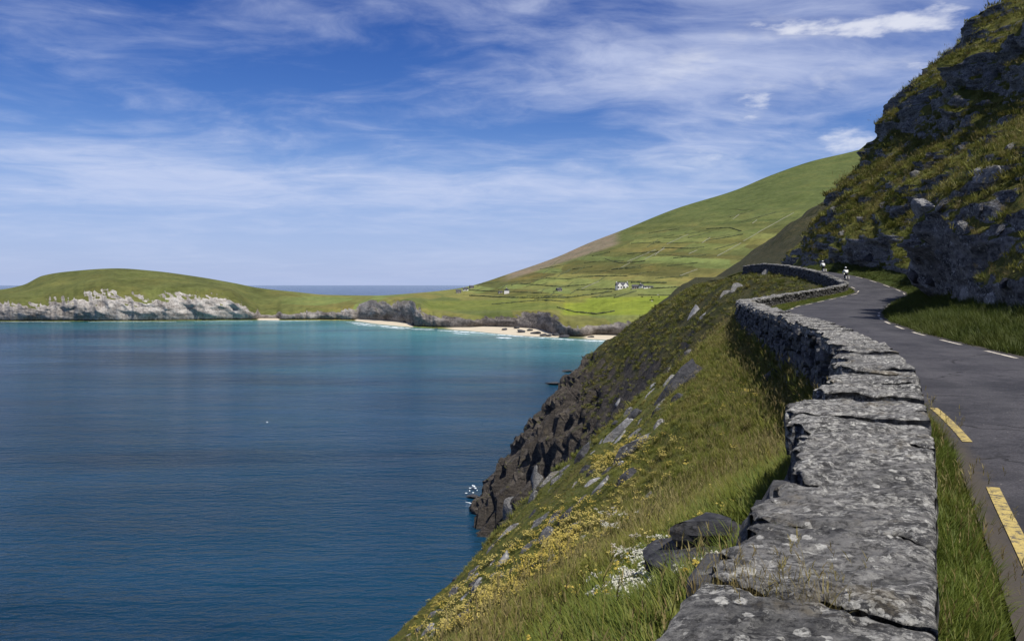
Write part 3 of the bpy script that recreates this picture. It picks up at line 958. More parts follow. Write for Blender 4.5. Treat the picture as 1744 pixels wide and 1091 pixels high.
def build_far():
    px = np.concatenate([np.arange(-420, 0, 4.0), np.arange(0, 1130, 1.6), np.arange(1130, 1500, 3.0), np.arange(1500, 1900, 12.0)])
    u = (px - 872.0) / FPX
    n = len(px)
    jag = 6.0 * fbm(px / 34.0, 0.3, 0.0, 4) + 3.0 * fbm(px / 9.0, 1.3, 0.0, 3)
    dw = row_depth(T_WAT(px)) + 5.0 * fbm(px / 60.0, 7.1, 0, 3)
    bw = np.maximum(BEACH(px), 0) * 0.72
    rocky = 1 - sstep(bw, 2, 12)
    dw = dw + jag * rocky * 1.4
    bz = 1.0 + np.minimum(bw, 80) * 0.045 * (1 - rocky)
    db = dw + bw + 3
    ztop0 = None
    rt = T_TOP(px) + 1.5 * fbm(px / 13.0, 2.2, 0, 3)
    dt = db + 16
    for _ in range(3):
        zt = EYE - (rt - 485.0) * dt / FPX
        dt = db + 5 + 0.42 * np.maximum(zt - bz, 1)
    ds = T_SILD(px)
    zs = EYE + (485.0 - T_SIL(px)) * ds / FPX
    rows_d, rows_z, kind = [], [], []
    for t in (-1.0, -0.4):
        rows_d.append(dw + t * 30); rows_z.append(np.full(n, t * 5.0)); kind.append(0)
    for t in np.linspace(0, 1, 12):
        rows_d.append(dw + (db - dw) * t); rows_z.append(0.25 + (bz - 0.25) * t**0.9); kind.append(1)
    nc = 46
    for t in np.linspace(0, 1, nc)[1:]:
        rows_d.append(db + (dt - db) * t**1.25); rows_z.append(bz + (zt - bz) * t); kind.append(2)
    nf = 190
    tt = np.linspace(0, 1, nf)[1:]
    for t in tt:
        p = np.interp(px, [0, 450, 700, 800, 900, 1900], [0.78, 0.9, 1.0, 1.15, 1.3, 1.35])
        rows_d.append(dt + (ds - dt) * t); rows_z.append(zt + (zs - zt) * t**p); kind.append(3)
    for q, dz in ((60, -10), (160, -34), (320, -80), (700, -260), (1100, -420)):
        rows_d.append(ds + q); rows_z.append(np.maximum(zs + dz, -8)); kind.append(4)
    D = np.array(rows_d)
    Z = np.array(rows_z)
    kind = np.array(kind)
    U = np.broadcast_to(u, D.shape).copy()
    PX = np.broadcast_to(px, D.shape)
    # rock relief on the cliff rows
    c = (kind == 2)[:, None] * np.ones(n)[None, :]
    tcl = np.zeros(len(kind)); tcl[kind == 2] = np.linspace(0, 1, nc)[1:]
    win = np.sin(np.pi * np.clip(tcl, 0, 1)**1.3)[:, None]**0.7
    hgt = np.clip((zt - bz) / 25.0, 0.25, 1.3)[None, :]
    X = U * D
    rel = ridged(X / 60.0 + Z / 70.0, Z / 80.0, D / 120, 4, 0.45) * 9.0 + fbm(X / 15.0 + Z / 20.0, Z / 12.0, 0.4, 3) * 3.0
    D = D - c * win * rel * hgt
    Z = Z + c * win * fbm(X / 14.0, Z / 8.0, 4.4, 3) * 1.4 * hgt
    X = U * D
    # land relief
    f = (kind >= 3)[:, None]
    lt = np.zeros(len(kind)); lt[kind == 3] = np.sin(np.pi * tt)
    Z = Z + f * lt[:, None] * (fbm(X / 110.0, D / 110.0, 0.6, 5) * 5.0 * np.interp(PX, [0, 450, 800, 1000], [1, 0.8, 0.8, 1.6]) + fbm(X / 30, D / 30, 3, 3) * 1.1)
    V = np.stack([X, D, Z], -1)
    rowpx = 485.0 + (EYE - Z) * FPX / D
    # colours of the land itself: pasture, rough grazing, heath
    cell = np.floor(X / 95.0 + 2.5 * perlin(X / 160, D / 220.0)) * 13.7 + np.floor((Z + 0.10 * X) / 11.0 + 1.2 * perlin(X / 240.0, D / 300.0, 2)) * 7.31
    rnd = np.modf(np.abs(np.sin(cell * 12.9898) * 43758.5453))[0]
    rnd2 = np.modf(np.abs(np.sin(cell * 78.233) * 24634.6345))[0]
    base = np.array([0.122, 0.132, 0.040])
    tint = np.ones(V.shape) * base
    tint *= (0.60 + 0.74 * rnd)[..., None]
    tint[..., 0] *= 0.88 + 0.28 * rnd2
    hi = sstep(Z, 95, 230)[..., None]
    tint = tint * (1 - hi) + np.array([0.078, 0.098, 0.030]) * hi
    # bright mown fields
    for (x0, x1, y0, y1, cc) in ((955, 1190, 503, 536, (0.165, 0.200, 0.026)), (720, 960, 508, 528, (0.120, 0.140, 0.032)), (880, 1000, 500, 515, (0.150, 0.155, 0.035))):
        w = sstep(PX, x0 - 6, x0 + 10) * (1 - sstep(PX, x1 - 10, x1 + 6)) * sstep(rowpx, y0 - 2 + (x1 - PX) * 0.02, y0 + 2 + (x1 - PX) * 0.02) * (1 - sstep(rowpx, y1 - 2, y1 + 3))
        w = (w * (kind == 3)[:, None])[..., None]
        tint = tint * (1 - w) + np.array(cc) * w
    # brown heath along the skyline spur
    ln = 470 + (PX - 880) * (-58.0 / 180)
    w = ((kind == 3)[:, None] * (1 - sstep(rowpx - ln, -1, 5)) * sstep(PX, 845, 880) * (1 - sstep(PX, 1040, 1062)))[..., None]
    tint = tint * (1 - w) + np.array([0.160, 0.135, 0.090]) * w
    # the headland is rougher
    w = (1 - sstep(PX, 430, 560))[..., None]
    rough = np.array([0.082, 0.092, 0.028]) * (0.8 + 0.5 * sat(0.5 + fbm(X / 60, D / 60, 8, 4)))[..., None]
    tint = tint * (1 - w) + rough * w
    rim = (kind == 3) & (np.arange(len(kind)) < 14 + nc + 22)
    me = mesh_np('far_land', V.reshape(-1, 3), grid_faces(len(kind), n), M['far'])
    attr_col(me, 'tint', tint.reshape(-1, 3))
    sd = (kind == 1)[:, None] * sstep(bw, 6, 16)[None, :]
    attr_f(me, 'sand', sd.ravel())
    pale = np.interp(PX, [-420, 0, 120, 200, 400, 440, 700, 800, 1100], [0.6, 0.6, 0.7, 1.0, 0.9, 0.5, 0.2, 0.12, 0.2])
    pale = np.clip(pale + 0.5 * fbm(PX / 30.0, rowpx / 30.0, 0, 3), 0, 1)
    attr_f(me, 'pale', pale.ravel())
    o = obj('far_land', me, kind='structure', label='far headland, beaches, green fields and mountain across the bay')
    bvh = BVHTree.FromPolygons(V.reshape(-1, 3).tolist(), grid_faces(len(kind), n).tolist())
    return o, bvh, np.stack([u * dw, dw], 1), px


FAR, FAR_BVH, SHORE, SHORE_PX = build_far()


def build_sea():
    az = np.radians(np.concatenate([np.arange(-180, -45, 5.0), np.arange(-45, 45, 0.4), np.arange(45, 180.1, 5.0)]))
    r = np.concatenate([[0.5], np.geomspace(8, 90000, 260)])
    Rr, A = np.meshgrid(r, az, indexing='ij')
    X, Y = Rr * np.sin(A), Rr * np.cos(A)
    d = np.full(X.size, 1e9)
    P = np.stack([X.ravel(), Y.ravel()], 1)
    sp = SHORE[(SHORE_PX > 380) & (SHORE_PX < 1150)][::6]
    wt = 1.0
    for q in sp:
        dd = np.hypot(P[:, 0] - q[0], P[:, 1] - q[1])
        d = np.minimum(d, dd)
    shallow = np.exp(-(d / 300.0)**1.1)
    me = mesh_np('sea', np.stack([X, Y, np.zeros_like(X)], -1).reshape(-1, 3), grid_faces(len(r), len(az))[:, ::-1], M['sea'])
    attr_f(me, 'shallow', shallow)
    return obj('sea', me, kind='structure', label='deep blue sea turning turquoise towards the far beaches')


SEA = build_sea()

# ------------------------------------------------------------------ the dry stone wall
def stone_variants(n, mat, seed, res=3):
    """rough, slightly rounded blocks of unit size, shared by many stones"""
    out = []
    rg = np.random.default_rng(seed)
    lin = np.linspace(-0.5, 0.5, res)
    for q in range(n):
        bm = bmesh.new()
        bmesh.ops.create_cube(bm, size=1.0)
        bmesh.ops.subdivide_edges(bm, edges=bm.edges[:], cuts=res - 2, use_grid_fill=True)
        sk = rg.uniform(-0.18, 0.18, 6)
        for v in bm.verts:
            c = v.co
            p = Vector(c)
            k = 1.0 - 0.13 * ((abs(c.x) > 0.45) + (abs(c.y) > 0.45) + (abs(c.z) > 0.45) - 1)
            p *= max(0.78, k)
            p.x += c.z * sk[0] + c.y * sk[1]
            p.z += c.x * sk[2] * 0.7 + c.y * sk[3] * 0.5
            p.y += c.x * sk[4] * 0.5
            p += Vector(rg.normal(0, 0.035, 3))
            v.co = p
        me = bpy.data.meshes.new('stone')
        bm.to_mesh(me)
        bm.free()
        me.materials.append(mat)
        out.append(me)
    return out


STONES = stone_variants(14, M['wall_stone'], 11)
CAPS = stone_variants(12, M['slab'], 23, 5)


def mesh_arrays(me):
    v = np.empty(len(me.vertices) * 3, np.float32)
    me.vertices.foreach_get('co', v)
    return v.reshape(-1, 3), [tuple(p.vertices) for p in me.polygons]


_SA = [mesh_arrays(m) for m in STONES]


def slab_mesh(y0, y1, w0, w1, ztop, thick, n, m, seed, j0=0.0, j1=0.0):
    """a big irregular coping slab of slaty rock lying across the wall, in world coordinates"""
    a, b = np.meshgrid(np.linspace(0, 1, n), np.linspace(0, 1, m), indexing='ij')
    e0 = 0.13 * fbm(b * 2.6, j0 * 3.37, 0, 4)
    e1 = 0.13 * fbm(b * 2.6, j1 * 3.37, 0, 4)
    y = y0 + e0 + (y1 - y0 + e1 - e0) * a
    f0 = 0.018 * fbm(a * 3.0, seed * 5.1 + 7, 0, 4)
    f1 = 0.10 * fbm(a * 3.0, seed * 5.1, 0, 5, 0.6)
    w = w0 + f0 + (w1 + f1 - w0 - f0) * b
    # round the corners of the outline
    cr = (np.abs(a - 0.5) * 2)**8 * sat(b * 2 - 1)**8
    y = y - (a - 0.5) * cr * 0.10
    w = w - (b - 0.5) * cr * 0.10
    x, yy = wall_xy(y, w)
    t1 = fbm(x / 0.55, yy / 0.34, seed * 1.7, 4)
    ter = np.round(t1 * 5) / 5
    t2 = fbm(x / 0.16, yy / 0.10, seed * 2.7, 3)
    ed = np.minimum.reduce([a * (y1 - y0), (1 - a) * (y1 - y0), b * (w1 - w0), (1 - b) * (w1 - w0)])
    tilt = np.random.default_rng(int(seed * 10)).normal(0, 0.026, 2)
    z = ztop + ter * 0.040 + t1 * 0.016 + np.round(t2 * 3) / 3 * 0.012 + t2 * 0.010 - 0.022 * np.exp(-ed / 0.016) + tilt[0] * (a - 0.5) + tilt[1] * (b - 0.5)
    V = np.stack([x, yy, z], -1)
    nv = n * m
    idx = np.arange(nv).reshape(n, m)
    ring = np.concatenate([idx[:, 0], idx[-1, 1:], idx[-2::-1, -1], idx[0, -2:0:-1]])
    rp = V.reshape(-1, 3)[ring]
    cen = rp.mean(0)
    lows = []
    for q, (dz, sh) in enumerate(((0.35, 1.015), (0.7, 1.0), (1.0, 0.97))):
        p = cen + (rp - cen) * np.array([sh, sh, 1])
        jit = fbm(rp[:, 0] * 4, rp[:, 1] * 4, q * 3.1 + seed, 3) * 0.03
        p[:, 0] += jit
        p[:, 1] += jit
        p[:, 2] = rp[:, 2] - thick * dz
        lows.append(p)
    Vall = np.concatenate([V.reshape(-1, 3)] + lows)
    L = len(ring)
    F = [grid_faces(n, m)[:, ::-1]]
    up = ring
    for q in range(3):
        dn = nv + q * L + np.arange(L)
        F.append(np.stack([up, np.roll(up, -1), np.roll(dn, -1), dn], 1))
        up = dn
    return mesh_np('slab', Vall, np.concatenate(F), M['slab'])


def frame_matrix(y, w, z, sx, sy, sz, jig):
    tx, ty = (float(v) for v in tangent(y))
    x, yy = (float(v) for v in wall_xy(y, w))
    rz = math.atan2(ty, tx) + jig[2]
    return Matrix.Translation((x, yy, z)) @ Matrix.Rotation(rz, 4, 'Z') @ Matrix.Rotation(jig[0], 4, 'X') @ Matrix.Rotation(jig[1], 4, 'Y') @ Matrix.Diagonal((sx, sy, sz, 1))


def top_z(y):
    return ZR(y) + 0.85 + 0.035 * perlin(np.asarray(y) / 3.0, 5.5)


def wall_face(y0, y1, side, rg, bot):
    """courses of stone along one face; returns list of (matrix, variant, distance)"""
    out = []
    y = y0
    zlev = {}
    hc = 0.15
    ncourse = int((0.85 - bot) / hc) + 2
    for c in range(ncourse):
        y = y0 + rg.uniform(0, 0.3)
        while y < y1:
            L = rg.uniform(0.18, 0.70)
            h = hc * rg.uniform(0.75, 1.35)
            ym = y + L * 0.5
            zt = float(top_z(ym)) - 0.12 - c * hc
            zb = float(ZR(ym)) + (float(C0(ym)) if side > 0 else 0.0) - 0.25
            if zt > zb:
                bat = (0.10 * c * hc) if side > 0 else 0.0       # the seaward face leans out towards its foot
                w = (WALL_W - 0.10 + bat + rg.normal(0, 0.045) if side > 0 else 0.16 + rg.normal(0, 0.015))
                ja = rg.normal(0, 0.10 if side > 0 else 0.05, 3)
                out.append((frame_matrix(ym, w, zt - h * 0.5, L * 1.02, rg.uniform(0.22, 0.34), h * 1.04, ja), int(rg.integers(14)), ym))
            y += L
    return out


def join_stones(name, lst, parent):
    V, F = [], []
    nb = 0
    for mtx, q, _ in lst:
        v, f = _SA[q]
        A = np.array(mtx)
        V.append(v @ A[:3, :3].T + A[:3, 3])
        F += [tuple(i + nb for i in t) for t in f]
        nb += len(v)
    if not V:
        return None
    me = bpy.data.meshes.new(name)
    me.from_pydata(np.concatenate(V).tolist(), [], F)
    me.materials.append(M['wall_stone'])
    return obj(name, me, parent, kind='stuff')


def wall_core(parent, y0, y1, step):
    ys = np.arange(y0, y1 + 0.01, step)
    P = []
    for y in ys:
        zt = float(top_z(y)) - 0.14
        zl = float(ZR(y)) + min(0.0, float(C0(y))) - 0.6
        row = []
        for w, z in ((0.14, zl), (0.14, zt), (WALL_W - 0.12, zt), (WALL_W - 0.04 + 0.1 * (zt - zl) * 0.6, zl)):
            x, yy = (float(v) for v in wall_xy(y, w))
            row.append((x, yy, z))
        P.append(row)
    P = np.array(P)
    me = mesh_np('wall_core', P.reshape(-1, 3), grid_faces(len(ys), 4), M['core'], False)
    obj('wall_core', me, parent)


def build_wall(y0, y1, label, near):
    rg = np.random.default_rng(int(y1))
    root = empty('stone_wall', (float(WR(y0)), y0, float(ZR(y0))), label=label, category='wall', group='drystone walls along the road', kind='thing')
    inv = Matrix.Translation(-root.location)
    y = y0
    q = 0
    if near:
        hand = [(-1.2, 0.6, 0.62, .01), (0.6, 2.08, 0.60, -0.005), (2.08, 2.78, 0.55, 0.0), (2.78, 3.43, 0.58, -0.012), (3.43, 3.98, 0.56, 0.01), (3.98, 4.42, 0.62, -0.012), (4.42, 4.80, 0.64, 0.008), (4.80, 5.22, 0.78, -0.015), (5.22, 5.68, 0.84, 0.006),
                (5.68, 6.22, 0.82, -0.018), (6.22, 6.73, 0.72, 0.014), (6.73, 7.12, 0.68, -0.006), (7.12, 7.60, 0.72, 0.016), (7.60, 7.95, 0.66, -0.01), (7.95, 8.33, 0.70, 0.012)]
        for a, b, w1, dz in hand:
            q += 1
            fine = 60 if a < 4.5 else 36
            me = slab_mesh(a + 0.009, b - 0.009, -0.03, w1 + 0.03, float(top_z((a + b) / 2)) + dz, 0.19, fine, fine, q * 1.37, a, b)
            o = obj('coping_slab', me, root)
            o.matrix_world = Matrix.Identity(4)
            o.matrix_parent_inverse = inv
        y = 8.33
    while y < y1 - 0.15:
        L = rg.uniform(0.28, 0.75) if near else rg.uniform(0.45, 1.0)
        q += 1
        if near and y < 30:
            n1 = 22 if y < 16 else 12
            wz = WALL_W + rg.normal(0.02, 0.06)
            me = slab_mesh(y + 0.008, y + L - 0.008, -0.03 + rg.normal(0, 0.012), wz, float(top_z(y + L / 2)) + rg.normal(0, 0.02), 0.15, n1, n1, q * 1.37, y, y + L)
            o = obj('coping_slab', me, root)
            o.matrix_parent_inverse = inv
        else:
            o = obj('coping_slab', CAPS[int(rg.integers(12))], root)
            o.matrix_parent_inverse = inv
            o.matrix_basis = frame_matrix(y + L / 2, WALL_W / 2 + rg.normal(0, 0.03), float(top_z(y + L / 2)) - 0.06 + rg.normal(0, 0.025), L * 1.04, WALL_W * rg.uniform(1.0, 1.22), rg.uniform(0.15, 0.24), rg.normal(0, 0.05, 3))
        y += L
    # upright faces
    sea = wall_face(y0, y1, 1, rg, -1.1)
    land = wall_face(y0, y1, -1, rg, 0.0)
    show = sea if near else (land if y0 < 60 else sea)
    show = [s for s in show]
    if near:
        vis = [s for s in show if s[2] > 7.0]
        vis.sort(key=lambda s: s[2])
    else:
        vis = sorted(show, key=lambda s: s[2])
    single = vis[:220 if near else 150]
    ids = set(id(s) for s in single)
    for mtx, k, _ in single:
        o = obj('stone', STONES[k], root)
        o.matrix_parent_inverse = inv
        o.matrix_basis = mtx
    rest = [s for s in sea + land if id(s) not in ids]
    r = join_stones('packed_stones', rest, root)
    r.matrix_parent_inverse = inv
    wall_core(root, y0, y1, 0.4)
    c = [o for o in root.children if o.name.startswith('wall_core')][0]
    c.matrix_parent_inverse = inv
    return root


WALL_A = build_wall(-1.2, 46.0, 'lichen-covered drystone wall with broad flat slabs running from the foreground along the road', True)
WALL_B = build_wall(46.1, 86.5, 'drystone wall turning inland towards the bend, its road face showing', False)
WALL_C = build_wall(86.6, 128.0, 'drystone wall beyond the bend climbing in front of the two cyclists', False)

# ------------------------------------------------------------------ rocks lying in the slope and the cliff
def rock_mesh(name, mat, seed, sub=2, box=0.55, rough=0.16):
    bm = bmesh.new()
    bmesh.ops.create_icosphere(bm, subdivisions=sub, radius=1.0)
    P = np.array([v.co[:] for v in bm.verts])
    m = np.abs(P).max(1, keepdims=True)
    P = P * (1 - box) + P / m * box * 0.85
    # a few flat breaks
    rg = np.random.default_rng(seed)
    for _ in range(16):
        n = rg.normal(size=3)
        n /= np.linalg.norm(n)
        c = rg.uniform(0.42, 0.74)
        d = P @ n - c
        P -= np.maximum(d, 0)[:, None] * n[None, :]
    nz = fbm(P[:, 0] * 1.3 + seed, P[:, 1] * 1.3, P[:, 2] * 2.6, 3)
    P *= (1 + rough * nz)[:, None]
    for v, p in zip(bm.verts, P):
        v.co = p
    me = bpy.data.meshes.new(name)
    bm.to_mesh(me)
    bm.free()
    me.materials.append(mat)
    return me


RK = {k: [rock_mesh('rock', M[k], 31 * i + j * 7, 3, 0.5, 0.10) for i in range(6)] for j, k in enumerate(('slope_rock', 'dark_rock', 'pale_rock'))}


ROCK_AT = []


def place_rock(bvh, parent, px, py, Lpx, wr, tr, kind, i, name='rock', sink=0.25, roll=0.0, up=0.0, thick=1.5, grow=1.15):
    loc, nor = hit(bvh, px, py)
    if loc is None:
        return None
    dist = loc.y
    L = Lpx * dist / FPX * grow
    tr = tr * thick
    wr = wr * 1.25
    down = Vector((0, 0, -1)) - nor * Vector((0, 0, -1)).dot(nor)
    down.normalize()
    side = nor.cross(down).normalized()
    rot = Matrix((down, side, nor)).transposed().to_4x4() @ Matrix.Rotation(roll, 4, 'Z') @ Matrix.Rotation(up, 4, 'Y')
    ROCK_AT.append((loc.x, loc.y, L * (0.5 + 0.5 * wr)))
    mt = Matrix.Translation(loc + nor * (L * tr * (0.42 - sink))) @ rot @ Matrix.Diagonal((L, L * wr, L * tr, 1))
    o = obj(name, RK[kind][i % 6], parent)
    o.matrix_basis = mt
    return o


SLOPE_ROCKS = [(870, 876, 44, .5, .3, 's'), (916, 892, 46, .4, .25, 's'), (861, 908, 30, .5, .3, 's'), (927, 917, 26, .8, .5, 's'), (900, 931, 34, .5, .4, 's'), (854, 958, 30, .7, .6, 'p'),
               (801, 981, 24, .5, .3, 's'), (850, 985, 22, .5, .4, 's'), (757, 985, 34, .5, .4, 's'), (709, 1034, 40, .6, .4, 'p'), (799, 1025, 22, .4, .3, 's'), (714, 1071, 20, .6, .4, 's'),
               (696, 1081, 14, .7, .5, 's'), (739, 1080, 16, .9, .6, 's'), (828, 1072, 50, .8, .6, 'p'), (852, 1058, 40, .7, .6, 'p'), (893, 1036, 32, .5, .5, 'p'), (992, 1043, 56, .5, .2, 's'),
               (1021, 913, 38, .4, .3, 's'), (991, 917, 16, .8, .5, 'p'), (971, 906, 16, .6, .4, 's'), (1051, 740, 78, .34, .3, 'p'), (1081, 740, 34, .4, .35, 's'), (1078, 763, 66, .32, .3, 's'),
               (1032, 803, 46, .4, .4, 'd'), (999, 762, 34, .4, .3, 's'), (1054, 685, 18, .5, .5, 'p'), (1068, 705, 16, .5, .5, 's'), (949, 815, 34, .35, .3, 's'), (914, 824, 40, .35, .3, 's'),
               (993, 847, 20, .6, .4, 's'), (1004, 824, 34, .4, .3, 'p'), (1068, 814, 28, .4, .4, 'd'), (1100, 847, 22, .6, .3, 'p'), (917, 886, 30, .4, .3, 's'), (1181, 535, 26, .6, .5, 'p'),
               (1198, 538, 16, .8, .6, 'p'), (1236, 500, 20, .7, .6, 's'), (1250, 492, 16, .8, .7, 's'), (1304, 466, 14, .8, .6, 's'), (1333, 461, 14, .9, .8, 'p'), (1172, 600, 16, .6, .5, 's'),
               (1140, 628, 14, .8, .5, 's'), (1327, 640, 40, .6, .5, 'd'), (1350, 622, 36, .7, .6, 'd'), (1378, 640, 34, .8, .6, 'd'), (1395, 606, 40, .7, .5, 'd'), (1365, 596, 30, .7, .5, 'd'),
               (1312, 600, 24, .8, .6, 'd'), (1405, 650, 34, .7, .5, 'd'), (1345, 655, 22, .8, .5, 's'), (770, 1010, 18, .6, .4, 's'), (880, 1000, 14, .7, .4, 's'), (946, 960, 18, .5, .3, 's'),
               (1010, 1000, 16, .5, .3, 's'), (835, 935, 18, .5, .4, 's'), (812, 1000, 14, .6, .4, 's'), (905, 850, 22, .4, .3, 's'), (960, 800, 26, .35, .3, 's'), (1120, 700, 18, .5, .4, 'd')]
KK = {'s': 'slope_rock', 'd': 'dark_rock', 'p': 'pale_rock'}
for i, (px, py, L, w, t, kd) in enumerate(SLOPE_ROCKS):
    place_rock(HILL_BVH, HILL, px, py, L, w, t, KK[kd], i, roll=random.uniform(-0.25, 0.25), up=random.uniform(-0.22, 0.05), sink=0.0)

_rr = random.Random(5)
for i in range(78):
    t_ = _rr.random()**1.3
    px, py = 700 + 410 * t_ + abs(_rr.gauss(0, 60)) + 6, 1075 - 430 * t_ + _rr.gauss(0, 14)
    place_rock(HILL_BVH, HILL, px, py, _rr.uniform(9, 30), _rr.uniform(.35, .7), _rr.uniform(.25, .5), _rr.choice(['slope_rock', 'slope_rock', 'pale_rock', 'dark_rock']), i + 2, roll=_rr.uniform(-0.3, 0.3), up=_rr.uniform(-0.22, 0.05), sink=0.0)

o = place_rock(HILL_BVH, None, 1146, 665, 80, .30, .22, 'dark_rock', 2, 'rock_slab', sink=-0.1, up=-0.18)
o['label'] = 'dark bluish rock slab tipped up on the grassy slope below the wall'
o['category'] = 'rock'


def block_by_wall():
    root = empty('stone_block', (0, 0, 0), label='dark broken stone block half sunk in the grass beside the foreground wall', category='rock')
    loc, nor = hit(HILL_BVH, 1200, 958)
    root.location = loc + Vector((0, 0, 0.09))
    ROCK_AT.append((loc.x, loc.y, 0.46))
    rz = 0.42
    for (dx, dy, dz, sx, sy, sz, r, i) in ((0, 0, 0.10, .33, .26, .21, 0.1, 1), (-.05, -.06, -0.02, .40, .32, .15, -.2, 4), (.17, .06, 0.06, .24, .26, .17, .5, 3)):
        o = obj('fragment', RK['dark_rock'][i], root)
        o.matrix_basis = Matrix.Translation((dx, dy, dz)) @ Matrix.Rotation(rz + r, 4, 'Z') @ Matrix.Diagonal((sx, sy, sz, 1))


block_by_wall()

CLIFF_ROCKS = [(1676, 298, 38, 1.0, .7, 'p'), (1575, 357, 56, .8, .5, 'p'), (1612, 345, 34, .6, .5, 'p'), (1668, 357, 24, .7, .5, 's'), (1585, 266, 18, .7, .6, 'p'), (1494, 373, 16, 1, .8, 'p'),
               (1650, 500, 66, .5, .5, 'p'), (1695, 518, 46, .7, .6, 'p'), (1690, 130, 34, .7, .4, 's'), (1618, 216, 18, .6, .5, 's'), (1640, 388, 30, .7, .6, 's'), (1735, 452, 18, .7, .5, 'p'),
               (1415, 366, 26, .6, .5, 'p'), (1434, 397, 16, .8, .6, 'p'), (1466, 373, 12, 1, .8, 'p'), (1540, 495, 22, .5, .5, 's'), (1600, 430, 26, .7, .5, 's'), (1705, 390, 22, .7, .5, 's'),
               (1560, 300, 20, .8, .5, 's'), (1720, 250, 20, .7, .5, 's'), (1640, 250, 16, .8, .5, 's'), (1530, 320, 18, .8, .5, 's'), (1660, 195, 16, .7, .5, 's'), (1710, 480, 26, .8, .6, 'd'),
               (1590, 480, 30, .8, .6, 'd'), (1618, 515, 34, .8, .6, 's'), (1558, 470, 24, .9, .7, 'd'), (1730, 330, 26, .6, .4, 's'), (1480, 440, 18, .9, .6, 'd'), (1505, 350, 16, .8, .5, 's')]
for i, (px, py, L, w, t, kd) in enumerate(CLIFF_ROCKS):
    place_rock(CLIFF_BVH, CLIFF, px, py, L, w, t * 0.9, 'slope_rock' if kd == 'p' and i not in (0, 1, 6, 7) else KK[kd], i + 3, roll=random.uniform(-0.6, 0.6), sink=0.5, thick=0.9, grow=0.7)

for i, (px, py, L) in enumerate(((858, 561.5, 16), (880, 559, 22), (888, 565.5, 26), (902, 563, 20), (915, 568, 26), (925, 571.5, 20), (933, 572, 16), (690, 548, 14), (704, 553, 16), (742, 560.5, 14), (1008, 574, 16), (960, 574, 26), (945, 571, 20))):
    place_rock(FAR_BVH, FAR, px, py, L, .5, .2, 'dark_rock', i, sink=0.0, grow=0.55, roll=1.4)

# rocks in the water at the foot of the spur
def sea_rock(px, py, L, label, i, wr=.5, tr=.28):
    d = row_depth(py)
    x = (px - 872.0) / FPX * d
    o = obj('sea_rock', RK['dark_rock'][i], None, label=label, category='rock', group='rocks awash below the headland')
    s = L * d / FPX * 0.5
    o.location = (x, d, 0.12 * s)
    o.scale = (s, s * wr * 1.6, s * tr)
    o.rotation_euler = (0, 0, 0.3 * i)


sea_rock(944, 655, 40, 'long low dark sea rock off the spur, the nearer of two', 1, .5, .16)
sea_rock(968, 633, 30, 'low dark sea rock off the spur, the farther of two', 3, .5, .16)
sea_rock(806, 850, 30, 'small dark rock awash with foam at the tip of the spur', 2, .8, .34)


def foam_mat():
    m, k, bs = new_mat('foam')
    c = k.mix(k.noise(k.n('ShaderNodeNewGeometry').outputs['Position'], 0.6, 5), (0.45, 0.52, 0.55), (0.80, 0.83, 0.84))
    link(k, c, bs.inputs['Base Color'])
    bs.inputs['Roughness'].default_value = 0.9
    return m


M['foam'] = foam_mat()


def surf_patch(px0, px1, row0, row1, wid, mb, seed):
    """a broken ridge of white water between two pixels of sea"""
    n = max(8, int(abs(px1 - px0) * 1.5))
    t = np.linspace(0, 1, n)
    px = px0 + (px1 - px0) * t
    rw = row0 + (row1 - row0) * t + 0.6 * fbm(t * 5, seed, 0, 3)
    d = row_depth(rw)
    x = (px - 872.0) / FPX * d
    w = wid * np.sin(np.pi * np.clip(t, 0.02, 0.98))**0.6 * sat(0.7 + 1.1 * fbm(t * n / 9.0, seed + 4, 0, 3))
    pts, fs = [], []
    for i in range(n):
        for q, z in ((-0.5, 0.02), (-0.15, 0.35), (0.2, 0.25), (0.5, 0.02)):
            pts.append((x[i], d[i] + q * w[i] * 2.2, z * min(1.0, 0.15 + w[i] / 4)))
    for i in range(n - 1):
        for q in range(3):
            fs.append((i * 4 + q, (i + 1) * 4 + q, (i + 1) * 4 + q + 1, i * 4 + q + 1))
    mb.poly(pts, fs)


mb = MB()
for i, (a, b, r0, r1, w) in enumerate([(455, 545, 546.5, 546, 1.6), (590, 640, 548, 553, 4.5), (640, 700, 554, 559, 5.5), (600, 640, 551.5, 555, 3.0), (700, 740, 560, 561, 3.0), (745, 830, 562, 567.5, 4.5),
                                       (830, 900, 568.5, 573.5, 4.0), (845, 872, 574.5, 575.5, 6.0), (900, 935, 574, 575.5, 3.5), (935, 985, 576, 578.5, 3.0), (985, 1048, 579, 581.5, 4.5),
                                       (0, 120, 547.8, 547.8, 1.0), (150, 300, 547.6, 547.4, 1.2), (330, 430, 547, 546.4, 1.0), (648, 690, 556.5, 560, 3.0), (770, 800, 567, 569, 2.5)]):
    surf_patch(a, b, r0, r1, w, mb, i * 3.7)
mb.build('surf', M['foam'], None, True, kind='stuff', label='white surf breaking along the far beaches')
mb = MB()
rg = np.random.default_rng(4)
for i in range(14):
    d = row_depth(838 + rg.normal(0, 4))
    x = (806 + rg.normal(0, 7) - 872.0) / FPX * d
    mb.ell((x, d, 0.2 + abs(rg.normal(0, 0.35))), (rg.uniform(.1, .34), rg.uniform(.15, .5), rg.uniform(.04, .16)), 7, 5)
for px0, px1, r0, r1 in ((815, 850, 862, 872), (850, 875, 870, 868), (792, 812, 858, 862)):
    surf_patch(px0, px1, r0, r1, 0.35, mb, px0 * 0.1)
mb.build('foam', M['foam'], None, True, kind='stuff', label='white foam bursting over the rock at the tip of the spur')

